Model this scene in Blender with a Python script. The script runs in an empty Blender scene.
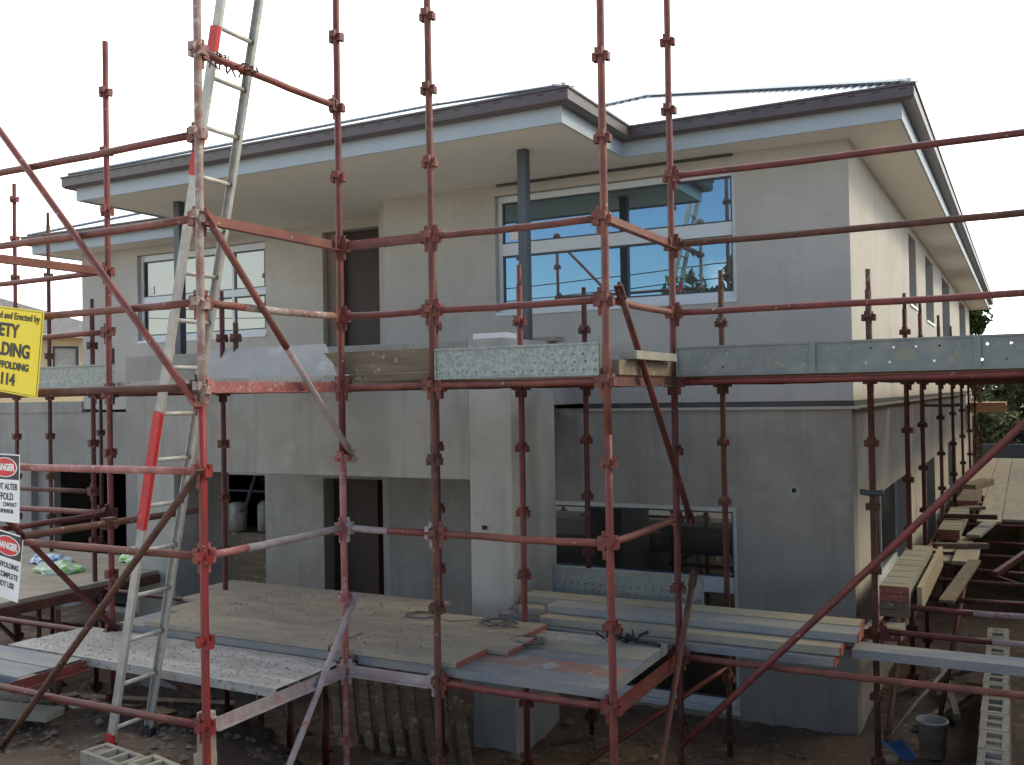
import bpy, bmesh, math, random
from mathutils import Vector, Matrix
from math import radians, pi, sin, cos, tan

random.seed(7)
SC = bpy.context.scene
COL = SC.collection

# ------------------------------------------------------------------ camera
yaw, pit, rol, FPX = -0.4876384, 0.01307798, -0.01727271, 965.806
fw = Vector((sin(yaw)*cos(pit), cos(yaw)*cos(pit), sin(pit)))
rt = Vector((cos(yaw), -sin(yaw), 0)); up = rt.cross(fw)
r2 = rt*cos(rol) + up*sin(rol); u2 = -rt*sin(rol) + up*cos(rol)
cam_d = bpy.data.cameras.new("camera")
cam = bpy.data.objects.new("camera", cam_d); COL.objects.link(cam)
cam_d.sensor_width = 36; cam_d.lens = 36*FPX/1024
cam_d.clip_start = 0.05; cam_d.clip_end = 2000
M3 = Matrix((r2, u2, -fw)).transposed()
cam.matrix_world = M3.to_4x4()
SC.camera = cam

# ------------------------------------------------------------------ sky and sun
SUN_EL, SUN_AZ = 35, 54          # azimuth measured from +Y (north) towards +X
w = bpy.data.worlds.new("World"); SC.world = w; w.use_nodes = True
nt = w.node_tree; nt.nodes.clear()
N = nt.nodes.new; L = nt.links.new
out = N('ShaderNodeOutputWorld'); bg = N('ShaderNodeBackground'); L(bg.outputs[0], out.inputs[0])
sky = N('ShaderNodeTexSky'); sky.sky_type = 'NISHITA'; sky.sun_disc = False
sky.sun_elevation = radians(SUN_EL); sky.sun_rotation = radians(SUN_AZ)
sky.air_density = 1.0; sky.dust_density = 0.6; sky.ozone_density = 3.0
tc = N('ShaderNodeTexCoord'); sep = N('ShaderNodeSeparateXYZ'); L(tc.outputs['Generated'], sep.inputs[0])
nz = N('ShaderNodeTexNoise'); nz.inputs['Scale'].default_value = 3.0; nz.inputs['Detail'].default_value = 7; nz.inputs['Roughness'].default_value = .55
mp = N('ShaderNodeMapping'); mp.inputs['Scale'].default_value = (1, 1, 2.2); mp.inputs['Location'].default_value = (3.7, 1.2, .4)
L(tc.outputs['Generated'], mp.inputs[0]); L(mp.outputs[0], nz.inputs['Vector'])
def wmath(op, a, b=None, clamp=False):
    n = N('ShaderNodeMath'); n.operation = op; n.use_clamp = clamp
    for i, v in enumerate((a, b)):
        if v is None: continue
        if isinstance(v, (int, float)): n.inputs[i].default_value = v
        else: L(v, n.inputs[i])
    return n.outputs[0]
# cloud cover: solid bright overcast to the north (behind the house), broken clouds to the south
fy = wmath('MULTIPLY', wmath('ADD', sep.outputs['Y'], 0.12), 4.0, True)
lowz = wmath('SUBTRACT', 0.26, sep.outputs['Z'])
lowz = wmath('MULTIPLY', lowz, 1.1)
nn = wmath('ADD', nz.outputs['Fac'], lowz)
nn = wmath('MULTIPLY', wmath('SUBTRACT', nn, 0.66), 9.0, True)
fx = wmath('MULTIPLY', wmath('SUBTRACT', wmath('MULTIPLY', sep.outputs['X'], -1.0), .50), 6.0, True)
cov = wmath('MAXIMUM', wmath('MAXIMUM', fy, nn), wmath('MULTIPLY', fx, .75))
CLOUD = 13.5
mix = N('ShaderNodeMix'); mix.data_type = 'RGBA'
L(cov, mix.inputs['Factor']); L(sky.outputs[0], mix.inputs['A'])
mix.inputs['B'].default_value = (CLOUD*.985, CLOUD*1.0, CLOUD*.965, 1)
L(mix.outputs['Result'], bg.inputs['Color']); bg.inputs['Strength'].default_value = 0.10
sun_d = bpy.data.lights.new("sun", 'SUN'); sun_d.energy = 1.0; sun_d.angle = radians(16); sun_d.color = (1.0, .82, .50)
sun = bpy.data.objects.new("sun", sun_d); COL.objects.link(sun)
sd = Vector((sin(radians(SUN_AZ))*cos(radians(SUN_EL)), cos(radians(SUN_AZ))*cos(radians(SUN_EL)), sin(radians(SUN_EL))))
sun.rotation_euler = sd.to_track_quat('Z', 'Y').to_euler()
SC.view_settings.view_transform = 'Standard'; SC.view_settings.look = 'None'
SC.view_settings.exposure = 1.14; SC.view_settings.gamma = 1

# ------------------------------------------------------------------ materials
def new_mat(name):
    m = bpy.data.materials.new(name); m.use_nodes = True
    return m, m.node_tree, m.node_tree.nodes['Principled BSDF']
def mottled(name, c1, c2, scale=6, rough=.8, c3=None, t3=.62, s3=20, bump=.1, bscale=60, metal=0, detail=6, lo=.35, hi=.65, stretch=(1,1,1), spec=.4, sharp3=.04, obj_var=0.0):
    m, t, b = new_mat(name); n = t.nodes.new; l = t.links.new
    g = n('ShaderNodeTexCoord'); mpn = n('ShaderNodeMapping'); mpn.inputs['Scale'].default_value = stretch
    geo = n('ShaderNodeNewGeometry')
    l(geo.outputs['Position'], mpn.inputs[0])
    t1 = n('ShaderNodeTexNoise'); t1.inputs['Scale'].default_value = scale; t1.inputs['Detail'].default_value = detail
    l(mpn.outputs[0], t1.inputs['Vector'])
    r = n('ShaderNodeMapRange'); r.inputs['From Min'].default_value = lo; r.inputs['From Max'].default_value = hi; l(t1.outputs['Fac'], r.inputs['Value'])
    mx = n('ShaderNodeMix'); mx.data_type = 'RGBA'; l(r.outputs[0], mx.inputs['Factor'])
    mx.inputs['A'].default_value = (*c1, 1); mx.inputs['B'].default_value = (*c2, 1)
    o = mx.outputs['Result']
    if c3:
        t2 = n('ShaderNodeTexNoise'); t2.inputs['Scale'].default_value = s3; t2.inputs['Detail'].default_value = 4; t2.inputs['Roughness'].default_value = .65
        l(geo.outputs['Position'], t2.inputs['Vector'])
        r2_ = n('ShaderNodeMapRange'); r2_.inputs['From Min'].default_value = t3; r2_.inputs['From Max'].default_value = t3+sharp3; l(t2.outputs['Fac'], r2_.inputs['Value'])
        m2 = n('ShaderNodeMix'); m2.data_type = 'RGBA'; l(r2_.outputs[0], m2.inputs['Factor']); l(o, m2.inputs['A']); m2.inputs['B'].default_value = (*c3, 1)
        o = m2.outputs['Result']
    if obj_var:
        oi = n('ShaderNodeObjectInfo'); hs = n('ShaderNodeHueSaturation')
        rr = n('ShaderNodeMapRange'); rr.inputs['To Min'].default_value = 1-obj_var; rr.inputs['To Max'].default_value = 1+obj_var
        l(oi.outputs['Random'], rr.inputs['Value']); l(rr.outputs[0], hs.inputs['Value']); l(o, hs.inputs['Color']); o = hs.outputs[0]
    l(o, b.inputs['Base Color'])
    b.inputs['Roughness'].default_value = rough; b.inputs['Metallic'].default_value = metal
    b.inputs['Specular IOR Level'].default_value = spec
    if bump:
        t4 = n('ShaderNodeTexNoise'); t4.inputs['Scale'].default_value = bscale; t4.inputs['Detail'].default_value = 5
        l(geo.outputs['Position'], t4.inputs['Vector'])
        bp = n('ShaderNodeBump'); bp.inputs['Strength'].default_value = bump; bp.inputs['Distance'].default_value = .01
        l(t4.outputs['Fac'], bp.inputs['Height']); l(bp.outputs[0], b.inputs['Normal'])
    return m
M = {}
M['red'] = mottled('red oxide paint', (.175,.038,.032), (.10,.029,.024), 7, .55, c3=(.34,.27,.25), t3=.66, s3=28, bump=.25, bscale=90, obj_var=.18)
M['bred'] = mottled('bright red paint', (.26,.026,.026), (.18,.025,.024), 7, .5, c3=(.36,.28,.26), t3=.68, s3=28, bump=.25, bscale=90)
M['orange'] = mottled('orange oxide paint', (.19,.062,.044), (.115,.038,.030), 7, .6, c3=(.38,.3,.26), t3=.66, s3=30, bump=.25, bscale=90, obj_var=.14)
M['pink'] = mottled('faded pink paint', (.33,.13,.12), (.22,.06,.052), 8, .6, c3=(.36,.29,.27), sharp3=.14, t3=.56, s3=22, bump=.3, bscale=80, obj_var=.1)
M['rust'] = mottled('rusty brown steel', (.125,.05,.032), (.075,.033,.025), 9, .75, c3=(.3,.22,.18), t3=.64, s3=26, bump=.35, bscale=80, obj_var=.2)
M['dred'] = mottled('dark red paint', (.115,.024,.02), (.065,.018,.016), 9, .55, c3=(.28,.2,.18), t3=.66, s3=26, bump=.25, bscale=80, obj_var=.15)
M['cement'] = mottled('cement splashed tube', (.34,.29,.28), (.26,.21,.205), 12, .8, c3=(.36,.12,.1), t3=.58, s3=14, bump=.5, bscale=70, sharp3=.1)
M['mixed'] = mottled('cement crusted post', (.22,.115,.095), (.30,.25,.22), 7, .75, c3=(.40,.36,.32), t3=.55, s3=24, bump=.5, bscale=80, lo=.4, hi=.6, sharp3=.1)
M['cementa'] = mottled('cement splashed angle', (.38,.33,.32), (.30,.22,.21), 7, .8, c3=(.26,.10,.085), t3=.6, s3=9, bump=.4, bscale=70, sharp3=.12)
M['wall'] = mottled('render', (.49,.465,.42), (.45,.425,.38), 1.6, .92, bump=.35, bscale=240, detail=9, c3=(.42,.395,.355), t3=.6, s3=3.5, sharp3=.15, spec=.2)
M['wall_low'] = mottled('shade darkened render', (.385,.366,.33), (.31,.292,.26), 1.1, .93, bump=.35, bscale=200, detail=9, c3=(.40,.385,.355), t3=.57, s3=3, sharp3=.2, spec=.2)  # lower-storey render, shade under the decks put into its darker base colour
M['column'] = mottled('column render', (.45,.435,.395), (.385,.37,.33), 2.2, .93, bump=.35, bscale=200, detail=9, c3=(.34,.325,.29), t3=.58, s3=5, sharp3=.15, spec=.2)
M['soffit'] = mottled('soffit paint', (.82,.79,.72), (.79,.76,.69), 3, .85, bump=.03, spec=.2)
M['fascia'] = mottled('fascia paint', (.37,.43,.47), (.35,.40,.44), 3, .5, bump=.03)
M['fibre'] = mottled('fibre cement', (.42,.41,.38), (.35,.34,.32), 3, .85, c3=(.5,.49,.46), t3=.58, s3=5, sharp3=.12, bump=.1)
M['gutter'] = mottled('brown gutter', (.085,.068,.070), (.10,.082,.082), 4, .4, bump=.02)
M['frame'] = mottled('window frame', (.62,.66,.68), (.58,.62,.64), 3, .35, bump=.0)
M['dframe'] = mottled('dark frame', (.05,.06,.07), (.06,.07,.08), 3, .4, bump=.0)
M['postgrey'] = mottled('charcoal steel', (.075,.088,.10), (.06,.07,.082), 5, .45, bump=.03)
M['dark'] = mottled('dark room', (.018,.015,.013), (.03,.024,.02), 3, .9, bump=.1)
M['door'] = mottled('dark brown door', (.04,.026,.022), (.055,.035,.028), 12, .6, stretch=(6,6,.6), bump=.1)
M['reveal'] = mottled('brown reveal', (.22,.17,.13), (.19,.15,.12), 6, .8, bump=.1)
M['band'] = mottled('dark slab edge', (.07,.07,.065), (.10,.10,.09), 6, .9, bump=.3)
M['galv'] = mottled('galvanised steel', (.32,.355,.33), (.22,.25,.235), 45, .55, metal=.15, c3=(.2,.23,.25), t3=.6, s3=90, bump=.15, bscale=120, lo=.4, hi=.6)
M['galvd'] = mottled('weathered galvanised steel', (.235,.25,.215), (.155,.18,.19), 7, .6, metal=.1, c3=(.235,.23,.175), t3=.56, s3=7, sharp3=.08, bump=.15, bscale=120)
M['plank'] = mottled('dusty steel plank', (.42,.395,.36), (.30,.285,.26), 5, .85, c3=(.18,.17,.16), t3=.58, s3=30, bump=.3, bscale=90, obj_var=.12, stretch=(.5,2,2))
M['plankb'] = mottled('bluish steel plank', (.17,.19,.22), (.25,.24,.22), 6, .75, c3=(.30,.26,.20), t3=.6, s3=8, bump=.3, bscale=90, obj_var=.1, sharp3=.1, stretch=(.5,2,2))
M['planky'] = mottled('cream dusty plank', (.32,.29,.21), (.25,.245,.21), 6, .8, c3=(.25,.29,.34), t3=.58, s3=8, bump=.3, bscale=90, obj_var=.1, sharp3=.1, stretch=(.5,2,2))
M['plankr'] = mottled('red worn plank', (.28,.13,.09), (.24,.2,.17), 6, .8, c3=(.3,.31,.33), t3=.55, s3=9, bump=.3, bscale=90, sharp3=.1, stretch=(.5,2,2))
M['plankend'] = mottled('orange plank end', (.27,.085,.06), (.20,.07,.05), 12, .7, c3=(.4,.34,.3), t3=.6, s3=30, bump=.2)
M['timber'] = mottled('dusty timber', (.35,.30,.235), (.27,.23,.18), 4, .92, c3=(.20,.17,.14), t3=.6, s3=38, sharp3=.1, bump=.45, bscale=100, obj_var=.06, stretch=(.7,1.6,1.6))
M['timberd'] = mottled('weathered timber', (.20,.15,.10), (.12,.095,.068), 5, .9, c3=(.32,.27,.2), t3=.6, s3=12, bump=.4, bscale=90, stretch=(.5,4,6), obj_var=.15)
M['ply'] = mottled('pale plywood', (.40,.34,.24), (.33,.28,.2), 3, .85, c3=(.33,.29,.22), t3=.6, s3=6, bump=.1, stretch=(3,.6,1), obj_var=.1)
M['alu'] = mottled('aluminium', (.46,.45,.41), (.36,.35,.32), 14, .5, metal=.2, c3=(.36,.34,.3), t3=.6, s3=30, bump=.15)
M['ladred'] = mottled('red sleeve', (.52,.03,.035), (.40,.03,.03), 12, .5, c3=(.5,.4,.38), t3=.68, s3=30, bump=.1)
M['dirt'] = mottled('dirt', (.09,.060,.041), (.14,.096,.066), 2.2, .97, c3=(.21,.155,.11), t3=.56, s3=7, sharp3=.1, bump=1.0, bscale=22)
M['stone'] = mottled('broken stone', (.25,.21,.17), (.17,.14,.11), 6, .95, bump=.5, bscale=40, obj_var=.3)
M['block'] = mottled('hollow block', (.36,.32,.25), (.29,.26,.20), 8, .92, c3=(.2,.18,.145), t3=.6, s3=18, bump=.4, bscale=80, obj_var=.08)
M['blockhole'] = mottled('mortar in block', (.20,.17,.125), (.29,.25,.19), 14, .95, bump=.5)
M['black'] = mottled('black rubber', (.015,.015,.017), (.03,.03,.03), 20, .7, bump=.2)
M['wire'] = mottled('grey cable', (.08,.085,.085), (.13,.13,.13), 20, .6, bump=0)
M['white'] = mottled('white plastic', (.62,.62,.60), (.54,.53,.5), 10, .6, bump=.1)
M['drum'] = mottled('dirty drum', (.38,.36,.32), (.25,.23,.20), 12, .8, c3=(.4,.38,.35), t3=.6, s3=16, bump=.2)
M['bluep'] = mottled('blue plastic', (.015,.055,.14), (.025,.08,.18), 10, .5, bump=.1)
M['greenp'] = mottled('green plastic', (.22,.50,.12), (.55,.60,.5), 14, .5, bump=.3, lo=.45, hi=.55)
M['bagblue'] = mottled('blue and white bag', (.10,.22,.42), (.55,.58,.6), 12, .5, bump=.3, lo=.45, hi=.55)
M['yellow'] = mottled('sign yellow', (.88,.68,.015), (.84,.63,.012), 4, .5, bump=0)
M['signwhite'] = mottled('sign white', (.78,.78,.76), (.72,.72,.70), 6, .5, bump=0)
M['ink'] = mottled('sign ink', (.03,.03,.035), (.04,.04,.04), 6, .6, bump=0)
M['sred'] = mottled('sign red', (.62,.02,.03), (.55,.02,.03), 6, .5, bump=0)
M['cream'] = mottled('neighbour cream wall', (.68,.54,.33), (.62,.5,.31), 2, .9, bump=.1)
M['tile'] = mottled('grey roof tiles', (.10,.10,.11), (.15,.145,.15), 5, .8, bump=.5, bscale=8)
M['terra'] = mottled('orange gutter', (.55,.30,.16), (.48,.26,.14), 4, .6, bump=0)
M['grass'] = mottled('grass', (.10,.17,.03), (.16,.22,.05), 3, .9, bump=.5, bscale=60)
M['leaf'] = mottled('leaf', (.035,.062,.018), (.075,.10,.032), .9, .7, bump=0, spec=.2, lo=.4, hi=.6)
M['leaf2'] = mottled('leaf olive', (.06,.075,.03), (.10,.115,.05), .9, .7, bump=0, spec=.2, lo=.4, hi=.6)
M['bark'] = mottled('bark', (.12,.09,.07), (.08,.06,.05), 6, .9, bump=.5)
M['concrete'] = mottled('pale bounce concrete', (.60,.55,.48), (.54,.50,.43), 2, .9, bump=.2)
M['brown'] = mottled('brown blocker wall', (.12,.08,.06), (.16,.11,.08), 5, .9, bump=.2)
M['asphalt'] = mottled('asphalt', (.05,.05,.05), (.065,.063,.06), 4, .9, bump=.3)
M['curtain'] = mottled('pale curtain', (.5,.48,.42), (.42,.40,.35), 8, .9, bump=.0)

def streaks(m, amt, dark, scale=(7, 7, .55), lo=.52, hi=.72):
    """run-off stains and trowel patches laid over the render"""
    t = m.node_tree; n = t.nodes.new; l = t.links.new; b = t.nodes['Principled BSDF']
    src = b.inputs['Base Color'].links[0].from_socket
    geo = n('ShaderNodeNewGeometry'); f = None
    for sc_, a0, a1 in ((scale, lo, hi), ((2.2, 2.2, 3.0), .5, .54)):
        mpn = n('ShaderNodeMapping'); mpn.inputs['Scale'].default_value = sc_; l(geo.outputs['Position'], mpn.inputs[0])
        t1 = n('ShaderNodeTexNoise'); t1.inputs['Scale'].default_value = 1; t1.inputs['Detail'].default_value = 8; t1.inputs['Roughness'].default_value = .6; l(mpn.outputs[0], t1.inputs['Vector'])
        r = n('ShaderNodeMapRange'); r.inputs['From Min'].default_value = a0; r.inputs['From Max'].default_value = a1; r.inputs['To Max'].default_value = amt if f is None else amt*.35; l(t1.outputs['Fac'], r.inputs['Value'])
        mx = n('ShaderNodeMix'); mx.data_type = 'RGBA'; l(r.outputs[0], mx.inputs['Factor']); l(src, mx.inputs['A']); mx.inputs['B'].default_value = (*dark, 1)
        src = mx.outputs['Result']; f = 1
    l(src, b.inputs['Base Color'])
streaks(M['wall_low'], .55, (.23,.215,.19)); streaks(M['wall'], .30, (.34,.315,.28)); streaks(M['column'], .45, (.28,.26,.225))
def roof_mat():
    m = mottled('corrugated roof steel', (.60,.63,.66), (.56,.59,.62), 2, .38, metal=.25, bump=0)
    return m
M['roof'] = roof_mat()

def gutter_mat():
    m = M['gutter']; t = m.node_tree; n = t.nodes.new; l = t.links.new; b = t.nodes['Principled BSDF']
    src = b.inputs['Base Color'].links[0].from_socket
    geo = n('ShaderNodeNewGeometry'); s = n('ShaderNodeSeparateXYZ'); l(geo.outputs['Position'], s.inputs[0])
    def mth(op, a, bb=None):
        k = n('ShaderNodeMath'); k.operation = op
        for i, v in enumerate((a, bb)):
            if v is None: continue
            if isinstance(v, (int, float)): k.inputs[i].default_value = v
            else: l(v, k.inputs[i])
        return k.outputs[0]
    fr = mth('FRACT', mth('MULTIPLY', mth('ADD', s.outputs['X'], s.outputs['Y']), 5.0))
    a = mth('LESS_THAN', fr, .32)
    z1 = mth('GREATER_THAN', s.outputs['Z'], 2.446); z2 = mth('LESS_THAN', s.outputs['Z'], 2.456)
    f = mth('MULTIPLY', a, mth('MULTIPLY', z1, z2))
    mx = n('ShaderNodeMix'); mx.data_type = 'RGBA'; l(f, mx.inputs['Factor']); l(src, mx.inputs['A']); mx.inputs['B'].default_value = (.008,.007,.007,1)
    l(mx.outputs['Result'], b.inputs['Base Color'])
gutter_mat()

def glass_mat(name, refl, tint=(.85,.92,1), dark=(.012,.013,.014)):
    m, t, b = new_mat(name); n = t.nodes.new; l = t.links.new
    b.inputs['Base Color'].default_value = (*dark, 1); b.inputs['Roughness'].default_value = .3
    g = n('ShaderNodeBsdfGlossy'); g.inputs['Roughness'].default_value = 0.0; g.inputs['Color'].default_value = (*tint, 1)
    geo = n('ShaderNodeNewGeometry'); nzz = n('ShaderNodeTexNoise'); nzz.inputs['Scale'].default_value = 1.3; l(geo.outputs['Position'], nzz.inputs['Vector'])
    bp = n('ShaderNodeBump'); bp.inputs['Strength'].default_value = .02; bp.inputs['Distance'].default_value = .02; l(nzz.outputs['Fac'], bp.inputs['Height']); l(bp.outputs[0], g.inputs['Normal'])
    tr = n('ShaderNodeBsdfTransparent'); tr.inputs['Color'].default_value = (.3,.33,.34,1)
    ms = n('ShaderNodeMixShader'); ms.inputs[0].default_value = refl
    ms2 = n('ShaderNodeMixShader'); ms2.inputs[0].default_value = .2
    l(tr.outputs[0], ms2.inputs[2]); l(b.outputs[0], ms2.inputs[1])
    l(ms2.outputs[0], ms.inputs[1]); l(g.outputs[0], ms.inputs[2])
    l(ms.outputs[0], t.nodes['Material Output'].inputs[0])
    return m
M['glass'] = glass_mat('reflective glass', .31, (.55,.84,1))
M['glassl'] = glass_mat('pale reflecting glass', .19, (.86,.90,.82))
M['glasslow'] = glass_mat('dark glass', .11, (.8,.85,.85))

# ------------------------------------------------------------------ mesh helpers
class MB:
    def __init__(s): s.v = []; s.f = []; s.smooth = False; s.mi = []; s.cur = 0
    def add(s, vs, fs):
        o = len(s.v); s.v += [tuple(v) for v in vs]; s.f += [tuple(i+o for i in f) for f in fs]; s.mi += [s.cur]*len(fs); return s
    def box(s, x0, x1, y0, y1, z0, z1, R=None, c=None):
        vs = [Vector((x, y, z)) for z in (z0, z1) for y in (y0, y1) for x in (x0, x1)]
        if R is not None: vs = [R @ v for v in vs]
        if c is not None: vs = [v + Vector(c) for v in vs]
        return s.add(vs, [(0,2,3,1),(4,5,7,6),(0,1,5,4),(2,6,7,3),(0,4,6,2),(1,3,7,5)])
    def obox(s, a, b, wid, hei, upv=(0,0,1), shift=(0,0,0)):
        a = Vector(a)+Vector(shift); b = Vector(b)+Vector(shift); d = (b-a).normalized(); sd_ = d.cross(Vector(upv)).normalized(); u_ = sd_.cross(d)
        vs = [p + sd_*wid/2*i + u_*hei/2*j for p in (a, b) for j in (-1, 1) for i in (-1, 1)]
        return s.add(vs, [(0,1,3,2),(4,6,7,5),(0,4,5,1),(2,3,7,6),(0,2,6,4),(1,5,7,3)])
    def tube(s, pts, r, n=10, cap=True, radii=None):
        pts = [Vector(p) for p in pts]; rings = []
        d0 = (pts[1]-pts[0]).normalized(); ref = Vector((0,0,1)) if abs(d0.z) < .9 else Vector((1,0,0))
        side = d0.cross(ref).normalized()
        o = len(s.v)
        for i, p in enumerate(pts):
            d = ((pts[min(i+1, len(pts)-1)]) - (pts[max(i-1, 0)])).normalized()
            side = (side - d*side.dot(d)).normalized(); u_ = d.cross(side)
            rr = radii[i] if radii else r
            for k in range(n):
                a = 2*pi*k/n; s.v.append(tuple(p + (side*cos(a)+u_*sin(a))*rr))
        for i in range(len(pts)-1):
            for k in range(n):
                s.f.append((o+i*n+k, o+i*n+(k+1)%n, o+(i+1)*n+(k+1)%n, o+(i+1)*n+k)); s.mi.append(s.cur)
        if cap:
            s.f.append(tuple(o+k for k in range(n))[::-1]); s.mi.append(s.cur)
            s.f.append(tuple(o+(len(pts)-1)*n+k for k in range(n))); s.mi.append(s.cur)
        return s
    def build(s, name, mat, parent=None, smooth=False, loc=None, bevel=0, angle=None):
        me = bpy.data.meshes.new(name); me.from_pydata(s.v, [], s.f)
        mats = mat if isinstance(mat, (list, tuple)) else [mat]
        for m in mats: me.materials.append(m)
        if len(mats) > 1:
            for p, i in zip(me.polygons, s.mi): p.material_index = i
        bm = bmesh.new(); bm.from_mesh(me); bmesh.ops.recalc_face_normals(bm, faces=bm.faces)
        if bevel:
            bmesh.ops.bevel(bm, geom=[e for e in bm.edges if e.is_manifold and e.calc_face_angle(0) > .6], offset=bevel, segments=1, affect='EDGES')
        bm.to_mesh(me); bm.free()
        if smooth:
            for p in me.polygons: p.use_smooth = len(p.vertices) <= 4
        o = bpy.data.objects.new(name, me); COL.objects.link(o)
        if parent: o.parent = parent
        if loc is not None: o.location = loc
        return o
def tag(o, label=None, cat=None, group=None, kind=None):
    if label: o['label'] = label
    if cat: o['category'] = cat
    if group: o['group'] = group
    if kind: o['kind'] = kind
    return o
def empty(name, loc=(0,0,0), rz=0):
    o = bpy.data.objects.new(name, None); COL.objects.link(o); o.location = loc; o.rotation_euler = (0,0,rz); o.empty_display_size = .2
    return o
def frnd(a, b): return random.uniform(a, b)

# ------------------------------------------------------------------ ground
def gh(x, y):
    # ground height: filled bank in the foreground, falling to the slab level by the house
    t = min(max((y-4.9)/1.6, 0), 1); t = t*t*(3-2*t)
    k = min(max((-4.25-x)/.7, 0), 1); k = k*k*(3-2*k)
    base = -3.1 + k*(1-t)*.77
    near = math.hypot(x+3, y-8)
    b = 0.0
    if near < 18:
        b = .07*sin(x*2.3+1)*sin(y*1.9) + .045*sin(x*5.1)*sin(y*4.7+2) + .025*sin(x*11+y*3)*sin(y*9-x*4)
    if x > -4 and y > 8.9 and x < -1.3: b *= .2
    return base + b*.6
def build_ground():
    vs = []; fs = []
    def rng(a, b, st):
        r = []; x = a
        while x < b-1e-6: r.append(x); x += st
        return r
    xs = [-900,-300,-120,-60,-40,-25,-18]+rng(-15, 3, .11)+[3,4,6,9,14,25,40,60,120,300,900]
    ys = [-900,-300,-120,-60,-40,-25,-12,-6]+rng(-2, 2.5, .4)+rng(2.5, 13, .11)+rng(13, 30, .8)+[30,40,60,90,140,300,900]
    for y in ys:
        for x in xs: vs.append((x, y, gh(x, y)+ (frnd(-.02,.02) if 2.5 < y < 13 and -15 < x < 3 else 0)))
    n = len(xs)
    for j in range(len(ys)-1):
        for i in range(n-1): fs.append((j*n+i, j*n+i+1, (j+1)*n+i+1, (j+1)*n+i))
    m = MB(); m.add(vs, fs); o = m.build('ground', M['dirt'], smooth=True); tag(o, kind='structure')
build_ground()
m = MB(); m.box(-80, 80, -26, -14, -3.3, -2.98); tag(m.build('road', M['asphalt']), kind='structure')
m = MB(); m.box(-.12, 1.5, 16.5, 30, -3.3, -2.7); tag(m.build('grass_verge', M['grass']), kind='structure')
m = MB(); m.box(-30, 14, -13.9, 2.6, -3.4, -2.1); tag(m.build('bounce_slab', M['concrete']), kind='structure')  # unseen pale slab added to bounce light up to the soffits
bld = empty('light_blocker', (2.4, 4.0, -3.1)); tag(bld, 'unseen brown building added to shade the trench, outside the picture on the right', 'house')  # unseen building added to block light and darken the side trench
m = MB(); m.box(0, 6, 0, 32, -.2, 3.6); m.build('wall', M['brown'], bld)
m = MB(); m.add([(-.4,-.4,3.6),(6.4,-.4,3.6),(6.4,32.4,3.6),(-.4,32.4,3.6),(3,3,4.7),(3,29,4.7)], [(0,1,4),(1,2,5,4),(2,3,5),(3,0,4,5),(0,3,2,1)]); m.build('roof', M['tile'], bld)

# ------------------------------------------------------------------ house
SOF = 2.25
house = empty('house', (-1.35, 9.04, -3.1))
HI = Matrix.Translation(-house.location)
def hpart(mb, name, mat, **k):
    mb.v = [tuple(Vector(v) - house.location) for v in mb.v]
    par = k.pop('parent', house)
    if par is not house:
        mb.v = [tuple(Vector(v) ) for v in mb.v]
    return mb.build(name, mat, par, **k)
def wall(mb, axis, pos, thick, a0, a1, z0, z1, ops, facing=-1):
    """wall with openings: axis 'x' runs along x at y=pos (outer face), body goes to +thick inwards"""
    us = sorted(set([a0, a1]+[v for o in ops for v in (o[0], o[1])])); zs = sorted(set([z0, z1]+[v for o in ops for v in (o[2], o[3])]))
    us = [u for u in us if a0 <= u <= a1]; zs = [z for z in zs if z0 <= z <= z1]
    def solid(i, j):
        if i < 0 or j < 0 or i >= len(us)-1 or j >= len(zs)-1: return False
        uc = (us[i]+us[i+1])/2; zc = (zs[j]+zs[j+1])/2
        return not any(o[0] < uc < o[1] and o[2] < zc < o[3] for o in ops)
    def P(u, z, d):
        return (u, pos+d, z) if axis == 'x' else (pos+d, u, z)
    for i in range(len(us)-1):
        for j in range(len(zs)-1):
            if not solid(i, j): continue
            a, b, c, d = us[i], us[i+1], zs[j], zs[j+1]
            for t in (0, thick): mb.add([P(a,c,t),P(b,c,t),P(b,d,t),P(a,d,t)], [(0,1,2,3)])
            for (di, dj, q) in ((-1,0,((a,c),(a,d))),(1,0,((b,c),(b,d))),(0,-1,((a,c),(b,c))),(0,1,((a,d),(b,d)))):
                if not solid(i+di, j+dj):
                    (p0, p1) = q; mb.add([P(*p0,0),P(*p1,0),P(*p1,thick),P(*p0,thick)], [(0,1,2,3)])
T = .24
WR = (-4.97, -2.375, .88, 2.13)      # upper right window opening
WL = (-11.42, -8.97, .88, 2.13)     # upper left window opening
WB = (-4.62, -2.43, -3.02, -1.10)   # lower window opening
BAND = -.10
# main (right-hand) front wall, upper and lower storeys
m = MB(); wall(m, 'x', 9.04, T, -6.42, -1.35, BAND, SOF, [WR]); hpart(m, 'wall', M['wall'])
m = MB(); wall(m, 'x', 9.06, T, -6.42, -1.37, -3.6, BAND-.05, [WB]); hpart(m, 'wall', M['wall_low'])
# side wall receding along the right
SW = [(14.1,15.1,1.15,2.12),(16.6,18.1,1.08,2.12),(20.1,22.2,.3,2.12),(25.6,28.4,.3,2.12)]
SWL = [(10.4,13.6,-2.2,-1.10),(16.2,17.8,-3.0,-1.16),(21,23.5,-2.2,-1.1)]
m = MB(); wall(m, 'y', -1.35, -T, 9.04+T, 30.6, BAND, SOF, SW); hpart(m, 'wall', M['wall'])
m = MB(); wall(m, 'y', -1.37, -T, 9.06+T, 30.6, -3.6, BAND-.05, SWL); hpart(m, 'wall', M['wall'])
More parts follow.
